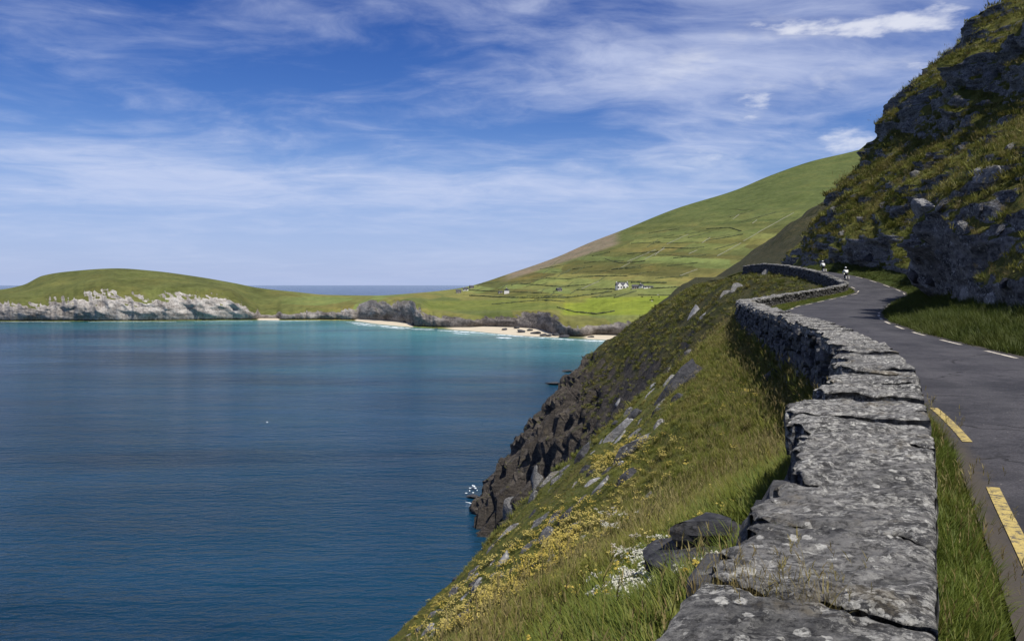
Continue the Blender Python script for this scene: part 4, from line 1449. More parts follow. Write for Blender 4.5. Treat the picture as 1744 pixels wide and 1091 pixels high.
# ------------------------------------------------------------------ grass, herbs and flowers
def blade(pts, fs, base, ang, lean, h, w, bend):
    b = len(pts)
    d = Vector((math.cos(ang), math.sin(ang), 0))
    sd = Vector((-math.sin(ang), math.cos(ang), 0))
    for i, (t, ww) in enumerate(((0, 1.0), (0.4, 0.85), (0.75, 0.5))):
        c = base + d * (lean * t + bend * t * t) * h + Vector((0, 0, h * t * (1 - 0.25 * bend * t)))
        pts += [tuple(c - sd * w * ww * 0.5), tuple(c + sd * w * ww * 0.5)]
    c = base + d * (lean + bend) * h + Vector((0, 0, h * (1 - 0.25 * bend)))
    pts.append(tuple(c))
    fs += [(b, b + 1, b + 3, b + 2), (b + 2, b + 3, b + 5, b + 4), (b + 4, b + 5, b + 6)]


LIB = {}


def lib_add(coll, me):
    if coll not in LIB:
        LIB[coll] = bpy.data.collections.new(coll)       # a library of tufts, not part of the scene itself
    o = bpy.data.objects.new(me.name, me)
    LIB[coll].objects.link(o)


def tuft(coll, mats, n, rad, h, w, seed, extra=None):
    rg = random.Random(seed)
    pts, fs, mi = [], [], []
    for i in range(n):
        a = rg.uniform(0, 6.28)
        r = rad * math.sqrt(rg.random())
        hh = h * rg.uniform(0.55, 1.15)
        k = len(fs)
        blade(pts, fs, Vector((r * math.cos(a), r * math.sin(a), -0.03)), a + rg.uniform(-0.9, 0.9), rg.uniform(0.0, 0.45), hh, w * rg.uniform(0.7, 1.2), rg.uniform(0.1, 0.7))
        mi += [0] * (len(fs) - k)
    if extra == 'seed':                                  # flowering stalks with a feathery head
        for i in range(5):
            a = rg.uniform(0, 6.28)
            r = rad * rg.random()
            hh = h * rg.uniform(1.25, 1.8)
            k = len(fs)
            b0 = Vector((r * math.cos(a), r * math.sin(a), 0))
            blade(pts, fs, b0, a, rg.uniform(0.05, 0.3), hh, w * 0.45, 0.35)
            top = Vector(pts[-1])
            for q in range(5):
                blade(pts, fs, top - Vector((0, 0, hh * 0.05 * q)), rg.uniform(0, 6.28), 0.45, hh * 0.13, w * 0.9, 0.2)
            mi += [1] * (len(fs) - k)
    if extra in ('yellow', 'white'):
        for i in range(11 if extra == 'yellow' else 9):
            a = rg.uniform(0, 6.28)
            r = rad * 1.1 * math.sqrt(rg.random())
            hh = h * rg.uniform(0.8, 1.3)
            k = len(fs)
            c = Vector((r * math.cos(a), r * math.sin(a), hh))
            blade(pts, fs, Vector((c.x * 0.7, c.y * 0.7, 0)), a, 0.1, hh, w * 0.6, 0.1)
            mi += [0] * (len(fs) - k)
            k = len(fs)
            s_ = (0.016 if extra == 'yellow' else 0.019) * rg.uniform(0.8, 1.35)
            for q in range(3 if extra == 'yellow' else 5):   # a head of small florets
                cc = c + Vector((rg.uniform(-1, 1), rg.uniform(-1, 1), rg.uniform(-.5, .6))) * s_ * 1.2
                b = len(pts)
                for dx, dy, dz in ((1, 0, 0), (0, 1, 0), (-1, 0, 0), (0, -1, 0), (0, 0, .8), (0, 0, -.6)):
                    pts.append(tuple(cc + Vector((dx, dy, dz)) * s_ * 0.8))
                for x, y in ((0, 1), (1, 2), (2, 3), (3, 0)):
                    fs += [(b + x, b + y, b + 4), (b + y, b + x, b + 5)]
            mi += [1] * (len(fs) - k)
    me = bpy.data.meshes.new(coll)
    me.from_pydata(pts, [], fs)
    for m in mats:
        me.materials.append(M[m])
    me.polygons.foreach_set('material_index', np.array(mi, np.int32))
    me.update()
    lib_add(coll, me)


for q in range(5):
    tuft('turf_green', ['grass'], 38, 0.14, 0.22, 0.008, 100 + q)
    tuft('turf_seed', ['grass', 'dry'], 24, 0.12, 0.27, 0.009, 200 + q, 'seed')
    tuft('turf_dry', ['dry', 'dry'], 24, 0.12, 0.24, 0.008, 300 + q, 'seed')
    tuft('turf_lush', ['lush'], 54, 0.13, 0.19, 0.0085, 400 + q)
    tuft('turf_shaded', ['deep'], 36, 0.14, 0.22, 0.009, 800 + q)
    tuft('herb', ['low'], 36, 0.15, 0.11, 0.022, 500 + q)
    tuft('yellow_plant', ['low', 'yellow_flower'], 16, 0.12, 0.10, 0.018, 600 + q, 'yellow')
    tuft('white_plant', ['lush', 'white_flower'], 18, 0.10, 0.20, 0.013, 700 + q, 'white')


def scatter(name, coll, P, rot, scl, label, mod_seed=0):
    P = np.asarray(P, np.float32).reshape(-1, 3)
    n = len(P)
    me = bpy.data.meshes.new(name)
    me.vertices.add(n)
    me.vertices.foreach_set('co', P.ravel())
    a = me.attributes.new('rot', 'FLOAT_VECTOR', 'POINT')
    a.data.foreach_set('vector', np.ascontiguousarray(rot, np.float32).ravel())
    attr_f(me, 'scl', scl)
    a = me.attributes.new('pick', 'INT', 'POINT')
    a.data.foreach_set('value', np.random.default_rng(mod_seed).integers(0, 5, n).astype(np.int32))
    for mt in LIB[coll].objects[0].data.materials:
        me.materials.append(mt)
    o = obj(name, me, kind='stuff', label=label)
    g = bpy.data.node_groups.new('scatter_' + coll, 'GeometryNodeTree')
    g.interface.new_socket('Geometry', in_out='INPUT', socket_type='NodeSocketGeometry')
    g.interface.new_socket('Geometry', in_out='OUTPUT', socket_type='NodeSocketGeometry')
    gi, go = g.nodes.new('NodeGroupInput'), g.nodes.new('NodeGroupOutput')
    ci = g.nodes.new('GeometryNodeCollectionInfo')
    ci.inputs['Collection'].default_value = LIB[coll]
    ci.inputs['Separate Children'].default_value = True
    ci.inputs['Reset Children'].default_value = True
    ip = g.nodes.new('GeometryNodeInstanceOnPoints')
    ip.inputs['Pick Instance'].default_value = True

    def na(nm, dt):
        nd = g.nodes.new('GeometryNodeInputNamedAttribute')
        nd.data_type = dt
        nd.inputs['Name'].default_value = nm
        return [s_ for s_ in nd.outputs if s_.enabled and s_.name == 'Attribute'][0]
    L = g.links.new
    L(gi.outputs[0], ip.inputs['Points'])
    L(ci.outputs[0], ip.inputs['Instance'])
    L(na('pick', 'INT'), ip.inputs['Instance Index'])
    L(na('rot', 'FLOAT_VECTOR'), ip.inputs['Rotation'])
    L(na('scl', 'FLOAT'), ip.inputs['Scale'])
    L(ip.outputs[0], go.inputs[0])
    md = o.modifiers.new('scatter', 'NODES')
    md.node_group = g
    return o


def rots(n, tilt, rg):
    return np.stack([rg.normal(0, tilt, n), rg.normal(0, tilt, n), rg.uniform(0, 6.28, n)], 1)


def slope_points(n, rmax, rg, az=(-34, 33), dmin=0.12, dmax=60.0):
    r = rg.uniform(1.6, rmax, n)
    a = np.radians(rg.uniform(az[0], az[1], n))
    x, y = r * np.sin(a), r * np.cos(a)
    z, d, s = ground(x, y)
    ok = (d > dmin) & (d < dmax)
    x, y, z, d, s, r = (v[ok] for v in (x, y, z, d, s, r))
    z2, _, _ = ground(x + 0.25, y)
    z3, _, _ = ground(x, y + 0.25)
    steep = np.hypot((z2 - z) / 0.25, (z3 - z) / 0.25)
    ok = (steep < 1.75) & (fbm(x / 2.2, y / 2.2, 1.6, 3) > -0.42)
    for rx, ry, rr in ROCK_AT:
        ok &= (x - rx)**2 + (y - ry)**2 > (rr * 0.95)**2
    return tuple(v[ok] for v in (x, y, z, d, s, r))


rg = np.random.default_rng(77)
x, y, z, d, s, r = slope_points(64000, 62, rg)
nz = fbm(x / 5.0, y / 5.0, 6.6, 3)
nz2 = fbm(x / 2.2, y / 2.2, 1.6, 3)
tall = (1 - sstep(d + 2.0 * nz, 1.6, 6.5))
P = np.stack([x, y, z], 1)
sz = (0.30 + 0.56 * tall) * (0.8 + 0.4 * rg.random(len(x))) * (1 + 0.5 * sstep(r, 20, 60))
pick = rg.random(len(x))
kind_ = np.where(nz2 + 0.25 * rg.normal(size=len(x)) > 0.46, 2, np.where(pick < 0.25, 1, 0))
lush = (d < 1.8 + nz * 1.5) & (s < 9) & (pick < 0.6)
herbm = (rg.random(len(x)) < 0.80 - 0.6 * tall)
for nm, cl, mk, lb in (('grass', 'turf_green', (kind_ == 0) & ~herbm & ~lush, 'green grass on the seaward slope'),
                       ('grass', 'turf_seed', (kind_ == 1) & ~herbm & ~lush, 'long seeding grass on the seaward slope'),
                       ('grass', 'turf_dry', (kind_ == 2) & ~herbm & ~lush, 'dry yellow grass on the seaward slope'),
                       ('grass', 'turf_lush', lush & ~herbm, 'lush green grass beside the foreground wall'),
                       ('ground_cover', 'herb', herbm, 'low cushion herbs on the seaward slope')):
    scatter(nm, cl, P[mk], rots(mk.sum(), 0.15, rg), sz[mk] * (1.25 if cl == 'herb' else 1.0), lb, 3)

x, y, z, d, s, r = slope_points(30000, 170, rg, (-12, 26))
mk = (r > 45) & (d < 24)
x, y, z, r = x[mk], y[mk], z[mk], r[mk]
hm = rg.random(len(x)) < 0.62
P = np.stack([x, y, z], 1)
sz = (0.9 + 0.011 * r) * rg.uniform(0.6, 1.4, len(x))
scatter('ground_cover', 'herb', P[hm], rots(hm.sum(), 0.2, rg), sz[hm] * 1.3, 'low heather and herbs on the slopes around the bend', 31)
scatter('grass', 'turf_green', P[~hm], rots((~hm).sum(), 0.2, rg), sz[~hm] * 0.7, 'grass on the slopes around the bend', 32)

# plants rooted along the foot of the seaward wall face
yy_ = rg.uniform(8.0, 46.0, 1500)
ww_ = WALL_W + np.abs(rg.normal(0.05, 0.35, 1500))
xx_, y2_ = wall_xy(yy_, ww_)
zz_, _, _ = ground(xx_, y2_)
up_ = rg.random(1500)
zz_ = zz_ + np.where(ww_ < WALL_W + 0.25, up_ * 0.5, 0.0)
scatter('grass', 'turf_seed', np.stack([xx_, y2_, zz_], 1)[:420], rots(420, 0.3, rg), rg.uniform(0.5, 1.0, 420), 'long grass along the foot of the seaward wall face', 21)
scatter('ground_cover', 'herb', np.stack([xx_, y2_, zz_], 1)[900:], rots(600, 0.3, rg), rg.uniform(1.0, 2.2, 600), 'cushion plants on the foot of the seaward wall face', 22)


def strip_points(Pm, n, rg, f0, f1):
    nr, nc = Pm.shape[:2]
    i = rg.uniform(0, 1, n)**1.6 * (nr - 2)
    j = rg.uniform(f0, f1, n) * (nc - 1.001)
    a, b = i.astype(int), j.astype(int)
    fa, fb = (i - a)[:, None], (j - b)[:, None]
    return (Pm[a, b] * (1 - fa) + Pm[a + 1, b] * fa) * (1 - fb) + (Pm[a, b + 1] * (1 - fa) + Pm[a + 1, b + 1] * fa) * fb


p = strip_points(PVL, 9000, rg, 0.0, 0.70)
scatter('grass', 'turf_lush', p, rots(len(p), 0.2, rg), rg.uniform(0.38, 0.85, len(p)), 'bright green grass along the foot of the wall beside the road', 4)
p = strip_points(PVL, 700, rg, 0.1, 1.0)
scatter('grass', 'turf_seed', p, rots(len(p), 0.2, rg), rg.uniform(0.4, 0.8, len(p)), 'seeding grass stalks on the roadside verge', 5)
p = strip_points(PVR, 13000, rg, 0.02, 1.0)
scatter('grass', 'turf_shaded', p, rots(len(p), 0.2, rg), rg.uniform(0.8, 1.9, len(p)), 'shade-coloured grass on the verge under the rock face', 6)

# turf and herbs on the ledges of the rock face
ok = np.where((CLIFF_N[:, 2] > 0.50) & (CLIFF_V[:, 1] < 150) & (CLIFF_V[:, 1] > 8) & (CLIFF_V[:, 2] > EYE - 1.2) & (CLIFF_V[:, 2] < EYE + 62))[0]
wt = np.ones(len(ok))
sel = rg.choice(ok, 26000, replace=False)
p = CLIFF_V[sel] + rg.normal(0, 0.12, (len(sel), 3)) * np.array([1, 1, 0.2])
dist = np.hypot(p[:, 0], p[:, 1])
hb = rg.random(len(sel))
for cl, mk, lb in (('herb', hb < 0.5, 'low herbs and heather on the ledges of the rock face'), ('turf_green', (hb >= 0.5) & (hb < 0.85), 'tufts of grass on the ledges of the rock face'), ('turf_dry', hb >= 0.85, 'dry grass tufts on the ledges of the rock face')):
    scatter('ledge_plants', cl, p[mk], rots(mk.sum(), 0.25, rg), (0.7 + 0.014 * dist[mk]) * rg.uniform(0.6, 1.5, mk.sum()) * (1.6 if cl == 'herb' else 1.0), lb, 8)


def pixel_points(line, n, jx, jy, rg):
    out = []
    L = np.array(line, float)
    t = np.linspace(0, 1, len(L))
    for i in range(n):
        q = rg.random()
        px = np.interp(q, t, L[:, 0]) + rg.normal(0, jx)
        py = np.interp(q, t, L[:, 1]) + rg.normal(0, jy)
        loc, nor = hit(HILL_BVH, px, py)
        if loc is not None and loc.y < 70:
            out.append(loc[:])
    return out


yl = []
for line, n, jx, jy in (([(755, 1080), (810, 1040), (860, 1000), (900, 965), (950, 905), (985, 870)], 330, 24, 17), ([(1010, 800), (1050, 775), (1100, 745)], 130, 9, 9), ([(950, 930), (970, 920)], 90, 14, 12),
                        ([(1000, 880), (1090, 820), (1130, 740)], 90, 26, 22), ([(760, 1030), (900, 900)], 110, 24, 20), ([(700, 1075), (760, 1020)], 40, 12, 12), ([(1060, 980), (1200, 860)], 40, 40, 40),
                        ([(1180, 600), (1300, 600), (1260, 700)], 90, 40, 40), ([(1370, 590), (1355, 620)], 50, 10, 14), ([(900, 1000), (1000, 930)], 110, 55, 40)):
    yl += pixel_points(line, n, jx, jy, rg)
scatter('flowers', 'yellow_plant', yl, rots(len(yl), 0.2, rg), rg.uniform(0.6, 1.2, len(yl)), 'yellow vetch flowers scattered in bands down the slope', 9)
wl = []
for line, n, jx, jy in (([(1050, 1025), (1090, 1010)], 36, 16, 10), ([(1080, 965), (1130, 960)], 34, 18, 10), ([(1180, 1010), (1240, 1000)], 14, 16, 8), ([(1060, 985), (1180, 930)], 26, 30, 20), ([(1020, 905), (1050, 880)], 22, 14, 10), ([(1390, 650), (1412, 640)], 16, 5, 5)):
    wl += pixel_points(line, n, jx, jy, rg)
scatter('flowers', 'white_plant', wl, rots(len(wl), 0.2, rg), rg.uniform(0.38, 0.7, len(wl)), 'clusters of small white flowers near the wall', 10)


# tufts rooted in the joints of the coping
def coping_tuft(y, w, n, cl, sc, label, rgs):
    pts = []
    for i in range(n):
        yy, ww = y + rgs.normal(0, 0.02), w + rgs.normal(0, 0.075)
        a, b = (float(v) for v in wall_xy(yy, ww))
        pts.append((a, b, float(top_z(y)) - 0.045))
    scatter('grass_tuft', cl, pts, rots(n, 0.25, rgs), rgs.uniform(0.7, 1.1, n) * sc, label, 12)


coping_tuft(2.09, 0.44, 9, 'turf_dry', 0.5, 'dry straw-coloured grass tuft in the joint of the foreground slabs', rg)
coping_tuft(2.09, 0.26, 7, 'turf_dry', 0.36, 'low russet grass tuft in the front joint of the wall', rg)
coping_tuft(2.75, 0.38, 4, 'turf_green', 0.20, 'small green grass tuft growing on the largest coping slab', rg)

# ------------------------------------------------------------------ field walls on the far hill
M['field_wall'] = plain('field_wall', (0.066, 0.078, 0.032), 0.95, 0.4, 0.2)
M['pale_wall'] = plain('pale_field_wall', (0.20, 0.20, 0.145), 0.95, 0.3, 0.2)


def far_hit(px, py):
    loc, nor = hit(FAR_BVH, px, py)
    return loc


def field_wall(line, mat, width, height, label, group, seed):
    L = np.array([(800 + a / 2.683, 250 + b / 2.683) for a, b in line])
    seg = np.concatenate([[0], np.cumsum(np.hypot(*np.diff(L, axis=0).T))])
    n = max(4, int(seg[-1] / 1.6))
    t = np.linspace(0, seg[-1], n)
    px, py = np.interp(t, seg, L[:, 0]), np.interp(t, seg, L[:, 1])
    py = py + 0.3 * fbm(px / 20.0, seed, 0, 3)
    P = [far_hit(a, b) for a, b in zip(px, py)]
    P = [p for p in P if p is not None and p.y < 2600]
    if len(P) < 3:
        return
    pts, fs = [], []
    c0 = P[len(P) // 2]
    for i, p in enumerate(P):
        a, b = P[max(0, i - 1)], P[min(len(P) - 1, i + 1)]
        dr = (b - a)
        dr.z = 0
        dr.normalize()
        sd = Vector((-dr.y, dr.x, 0))
        k = 0.6 + 0.6 * random.random()
        for q, h in ((-0.5, -0.8), (-0.4, 0.75), (0.0, 1.0), (0.4, 0.75), (0.5, -0.8)):
            v = p - c0 + sd * (q * width * (0.7 + 0.6 * k)) + Vector((0, 0, h * height * k if h > 0 else h))
            pts.append(tuple(v))
    for i in range(len(P) - 1):
        for q in range(4):
            fs.append((i * 5 + q, i * 5 + q + 1, (i + 1) * 5 + q + 1, (i + 1) * 5 + q))
    o = MB().poly(pts, fs).build('field_wall', mat, None, False, label=label, category='field wall', group=group, kind='thing')
    o.location = c0


DARK = [[(350, 600), (450, 605), (520, 592), (720, 590)], [(620, 512), (660, 525), (700, 532), (800, 522)], [(880, 462), (1000, 465), (1070, 458)], [(1080, 376), (1190, 370), (1240, 386)],
        [(740, 442), (870, 435)], [(1000, 415), (1100, 390)], [(400, 735), (480, 755), (580, 765), (660, 752)], [(0, 680), (200, 690), (450, 690), (650, 662)], [(100, 720), (330, 700), (430, 706)],
        [(490, 655), (660, 650)], [(830, 648), (1000, 640)], [(650, 562), (780, 545)], [(850, 602), (1000, 590)], [(0, 655), (100, 660), (330, 668)], [(1190, 322), (1300, 290)],
        [(470, 560), (560, 548)], [(900, 545), (1040, 530)], [(720, 490), (860, 478)], [(560, 500), (640, 482)], [(930, 510), (1080, 495)], [(320, 560), (430, 540)], [(230, 625), (420, 640), (560, 628)],
        [(660, 690), (760, 660)], [(1080, 430), (1250, 400)], [(820, 395), (960, 372)], [(1120, 470), (1220, 440)], [(740, 620), (900, 622)], [(1240, 345), (1400, 300)]]
DARK_LABEL = {3: 'dark curved field wall, highest long one on the far hillside', 6: 'dark sagging field wall along the lower edge of the bright green field', 7: 'longest dark field wall, running below the lone white house',
              9: 'short dark field wall just left of the white twin-gabled house', 14: 'dark field wall near the top of the far hill by the crag', 10: 'dark field wall running past the end of the farm row'}
PALE_LABEL = {5: 'longest pale field wall, running diagonally up beside the dark spur', 4: 'short pale field wall left of the twin-gabled house', 3: 'pale field wall on the middle of the hill below the curved dark wall'}
for i, l in enumerate(DARK):
    field_wall(l, M['field_wall'], 1.7 + 0.4 * (i % 3), 1.1 + 0.2 * (i % 4), DARK_LABEL.get(i, 'dark overgrown field wall crossing the far green hillside'), 'dark field walls on the far hill', i * 2.3)
_rf = random.Random(12)
for i in range(46):
    a = _rf.uniform(-30, 1250)
    t_ = _rf.random()
    top = 640 - max(0.0, a) * 0.30
    b = top + (700 - top) * t_ if a < 800 else top + (600 - (a - 800) * 0.5 - top) * t_ * 0.8
    ln = _rf.uniform(60, 190)
    k_ = _rf.uniform(-0.16, 0.04)
    if _rf.random() < 0.3:
        ln, k_ = _rf.uniform(25, 60), _rf.uniform(-0.75, -0.45)
    l = [(a, b), (a + ln * 0.35, b + ln * k_ * 0.35 + _rf.uniform(-4, 4)), (a + ln * 0.7, b + ln * k_ * 0.7 + _rf.uniform(-4, 4)), (a + ln, b + ln * k_)]
    field_wall(l, M['field_wall'], _rf.uniform(0.9, 1.5), _rf.uniform(0.6, 1.1), 'dark overgrown field wall crossing the far green hillside', 'dark field walls on the far hill', i * 2.9 + 100)
PALE = [[(720, 525), (850, 470)], [(800, 515), (890, 465)], [(845, 497), (890, 460)], [(900, 445), (1000, 400)], [(510, 650), (590, 615)], [(1250, 432), (1330, 385), (1480, 302)], [(1130, 500), (1240, 440)],
        [(1060, 440), (1100, 415)], [(1200, 332), (1230, 310)], [(1290, 352), (1312, 335)], [(1000, 490), (1040, 472)], [(960, 590), (1040, 560)], [(680, 560), (740, 525)]]
for i, l in enumerate(PALE):
    field_wall(l, M['pale_wall'], 0.9, 1.0, PALE_LABEL.get(i, 'thin pale stone field wall running up the far hillside'), 'pale field walls on the far hill', i * 1.3)

# ------------------------------------------------------------------ houses across the bay
M['whitewash'] = plain('whitewash', (0.74, 0.72, 0.68), 0.8, 0.06, 0.5)
M['grey_render'] = plain('grey_render', (0.26, 0.25, 0.23), 0.85, 0.2, 0.5)
M['slate_roof'] = plain('slate_roof', (0.055, 0.055, 0.065), 0.6, 0.25, 0.8)
M['glass'] = plain('dark_glass', (0.012, 0.013, 0.016), 0.15, 0.1, 1.0, 0.5)
M['door'] = plain('painted_door', (0.10, 0.05, 0.035), 0.5)


def house(px, py, w, d, h, rh, wall, label, rz=0.0, gables=0, windows=3, chimneys=2):
    loc = far_hit(px, py)
    if loc is None:
        return
    root = empty('house', loc, rz, label=label, category='house', group='houses across the bay')
    mb = MB()
    zb = -2.0
    x0, x1, y0, y1 = -w / 2, w / 2, -d / 2, d / 2
    mb.poly([(x0, y0, zb), (x1, y0, zb), (x1, y1, zb), (x0, y1, zb), (x0, y0, h), (x1, y0, h), (x1, y1, h), (x0, y1, h), (x0, 0, h + rh), (x1, 0, h + rh)],
            [(0, 1, 5, 4), (1, 2, 6, 9, 5), (2, 3, 7, 6), (3, 0, 4, 8, 7)])
    for i in range(gables):
        gx = x0 + w * (i + 0.5) / gables
        gw = w / gables * 0.36
        mb.poly([(gx - gw, y0 - 1.2, zb), (gx + gw, y0 - 1.2, zb), (gx + gw, y0 - 1.2, h), (gx - gw, y0 - 1.2, h), (gx, y0 - 1.2, h + rh * 0.95), (gx - gw, y0, zb), (gx + gw, y0, zb), (gx + gw, y0, h), (gx - gw, y0, h)],
                [(0, 1, 2, 4, 3), (1, 6, 7, 2), (5, 0, 3, 8)])
    mb.build('wall', wall, root)
    rf = MB()
    e = 0.35
    rf.poly([(x0 - e, y0 - e, h - 0.1), (x1 + e, y0 - e, h - 0.1), (x1 + e, 0, h + rh + 0.12), (x0 - e, 0, h + rh + 0.12), (x1 + e, y1 + e, h - 0.1), (x0 - e, y1 + e, h - 0.1),
             (x0 - e, y0 - e, h - 0.28), (x1 + e, y0 - e, h - 0.28), (x1 + e, y1 + e, h - 0.28), (x0 - e, y1 + e, h - 0.28)],
            [(0, 1, 2, 3), (3, 2, 4, 5), (6, 7, 1, 0), (5, 4, 8, 9), (7, 8, 4, 2, 1), (9, 6, 0, 3, 5)])
    for i in range(gables):
        gx = x0 + w * (i + 0.5) / gables
        gw = w / gables * 0.36 + 0.25
        rf.poly([(gx - gw, y0 - 1.45, h - 0.2), (gx, y0 - 1.45, h + rh * 0.95 + 0.12), (gx + gw, y0 - 1.45, h - 0.2), (gx - gw, y0 + 2, h - 0.2), (gx, y0 + 2, h + rh * 0.95 + 0.12), (gx + gw, y0 + 2, h - 0.2)],
                [(0, 1, 4, 3), (1, 2, 5, 4)])
    roof = rf.build('roof', M['slate_roof'], root)
    for i in range(chimneys):
        cx = (x0 + 0.5) if i == 0 else (x1 - 0.5)
        MB().box((cx, 0, h + rh + 0.4), (0.8, 0.6, 1.3)).build('chimney', wall, roof)
    fy = y0 - (1.2 if gables else 0.0)
    for i in range(windows):
        wx = x0 + w * (i + 0.5) / windows
        if i == windows // 2 and not gables:
            MB().box((wx, fy - 0.03, 1.05), (1.0, 0.12, 2.1)).build('door', M['door'], root)
            continue
        yy = fy if gables else y0
        wn = MB().box((wx, yy - 0.02, 1.5), (w / windows * 0.5, 0.10, 1.9 if gables else 1.3)).build('window', M['glass'], root)
        MB().box((wx, yy - 0.06, 0.5 if gables else 0.8), (w / windows * 0.56, 0.22, 0.12)).build('sill', wall, wn)
    return root


house(1059, 491, 15.5, 8, 4.2, 3.8, M['whitewash'], 'white twin-gabled house with dark windows, largest in the fields across the bay', 0.12, 2, 4, 2)
house(1082, 491.5, 8.5, 6, 3.0, 2.0, M['grey_render'], 'grey stone outbuilding beside the white twin-gabled house', -0.1, 0, 3, 0)
house(1092, 490, 4.5, 5, 3.0, 2.0, M['whitewash'], 'small white cottage gable just past the grey outbuilding', 0.9, 0, 1, 1)
house(1104, 490.5, 12, 5, 1.8, 0.9, M['whitewash'], 'long low pale shed at the end of the farm row', 0.05, 0, 3, 0)
house(863, 499.5, 5.0, 7, 5.0, 2.6, M['whitewash'], 'small lone white house standing in the fields above the beach', 1.45, 0, 1, 1)
house(852, 499, 6.0, 4, 2.0, 1.2, M['grey_render'], 'low ruin beside the lone white house above the beach', 0.3, 0, 1, 0)
house(952, 495.5, 7.0, 5, 2.6, 1.6, M['grey_render'], 'grey roofed cottage between the lone white house and the farm', 0.5, 0, 3, 1)
house(781, 499, 8.0, 6, 3.5, 2.4, M['grey_render'], 'grey house with two chimneys at the low end of the ridge', 0.2, 0, 3, 2)
house(793, 495, 8.0, 6, 3.2, 2.2, M['whitewash'], 'pale house on the ridge nearest the sea horizon', -0.3, 0, 3, 1)
house(803, 491, 7.0, 6, 3.0, 2.2, M['grey_render'], 'upper grey cottage of the hamlet on the ridge', 0.4, 0, 3, 1)

# ------------------------------------------------------------------ grazing animals
M['cow_hide'] = plain('dark_hide', (0.020, 0.014, 0.010), 0.8, 0.4, 1.5)
M['fleece'] = plain('fleece', (0.55, 0.52, 0.45), 0.95, 0.12, 3)


def beast(name, px, py, label, mat, sc, rz, graze, cat, group):
    loc = far_hit(px, py)
    if loc is None:
        return
    me = bpy.data.meshes.new(name)
    vs = [(0, 0, 1.0), (0.45, 0, 1.05), (0.85, 0, 1.08), (-0.45, 0, 1.0), (-0.8, 0, 1.08),
          (1.15, 0, 0.95 if graze else 1.35), (1.38, 0, 0.45 if graze else 1.5), (1.55, 0, 0.22 if graze else 1.38)]
    es = [(0, 1), (1, 2), (0, 3), (3, 4), (2, 5), (5, 6), (6, 7)]
    rad = [.40, .38, .34, .38, .33, .20, .14, .09]
    for sx, j in ((0.72, 2), (-0.72, 4)):
        for sy in (-.2, .2):
            b = len(vs)
            kn = 0.04 if sx > 0 else -0.10
            vs += [(sx, sy, 0.75), (sx + kn, sy, 0.4), (sx, sy, 0.0)]
            rad += [.15, .085, .07]
            es += [(j, b), (b, b + 1), (b + 1, b + 2)]
    b = len(vs)
    vs += [(-1.05, 0, 0.95), (-1.1, 0, 0.5)]
    rad += [.05, .03]
    es += [(4, b), (b, b + 1)]
    me.from_pydata(vs, es, [])
    o = obj(name, me, None, label=label, category=cat, group=group)
    md = o.modifiers.new('skin', 'SKIN')
    for i, r_ in enumerate(rad):
        me.skin_vertices[0].data[i].radius = (r_, r_)
    me.skin_vertices[0].data[0].use_root = True
    o.modifiers.new('sub', 'SUBSURF').levels = 1
    me.materials.append(mat)
    o.location = loc
    o.rotation_euler = (0, 0, rz)
    o.scale = (sc, sc, sc)


for i, (px, py, l) in enumerate(((1093, 506.5, 'dark cow standing alone in the bright green field'), (1110, 507.5, 'dark cow higher of the pair near the spur edge of the bright field'),
                                 (1108.5, 512, 'dark cow lower in the bright field, beside a pale sheep'), (1112.5, 512, 'dark cow second from the spur edge in the bright field'), (1122.5, 507, 'dark cow closest to the spur edge in the bright field'))):
    beast('cow', px, py, l, M['cow_hide'], 1.25, 0.4 + i * 1.1, i % 2 == 0, 'cow', 'cattle in the bright field')
beast('sheep', 1110, 513.8, 'pale sheep below the dark cows in the bright field', M['fleece'], 0.9, 0.2, True, 'sheep', 'sheep in the bright field')
beast('sheep', 1121, 503, 'pale sheep above the dark cows in the bright field', M['fleece'], 0.9, 2.8, True, 'sheep', 'sheep in the bright field')

# ------------------------------------------------------------------ two cyclists riding away past the bend
M['skin'] = plain('skin', (0.45, 0.28, 0.20), 0.6)
M['jacket'] = plain('pale_jacket', (0.62, 0.62, 0.60), 0.8, 0.1, 8)
M['trousers'] = plain('dark_trousers', (0.015, 0.016, 0.02), 0.85)
M['helmet'] = plain('white_helmet', (0.80, 0.80, 0.80), 0.3, 0.03)
M['tyre'] = plain('black_rubber', (0.012, 0.012, 0.012), 0.8)
M['metal'] = plain('bare_metal', (0.45, 0.45, 0.46), 0.35, 0.1, 5, 0.5, 0.8)
M['frame_paint'] = plain('dark_frame_paint', (0.03, 0.03, 0.05), 0.35)
M['pannier'] = plain('pale_pannier', (0.55, 0.53, 0.48), 0.7)
M['hair'] = plain('dark_hair', (0.02, 0.015, 0.01), 0.7)


def skin_obj(name, chains, mat, parent=None, **props):
    """chains: lists of (point, radius) that share their first point when told to ('@i' index)"""
    vs, es, rad = [], [], []
    for ch in chains:
        prev = None
        for p in ch:
            if isinstance(p, int):
                prev = p
                continue
            vs.append(p[0]); rad.append(p[1])
            if prev is not None:
                es.append((prev, len(vs) - 1))
            prev = len(vs) - 1
    me = bpy.data.meshes.new(name)
    me.from_pydata(vs, es, [])
    o = obj(name, me, parent, **props)
    o.modifiers.new('skin', 'SKIN')
    for i, r_ in enumerate(rad):
        me.skin_vertices[0].data[i].radius = (r_, r_) if not hasattr(r_, '__len__') else r_
    me.skin_vertices[0].data[0].use_root = True
    md = o.modifiers.new('sub', 'SUBSURF')
    md.levels = 1
    md.render_levels = 2
    me.materials.append(mat)
    return o


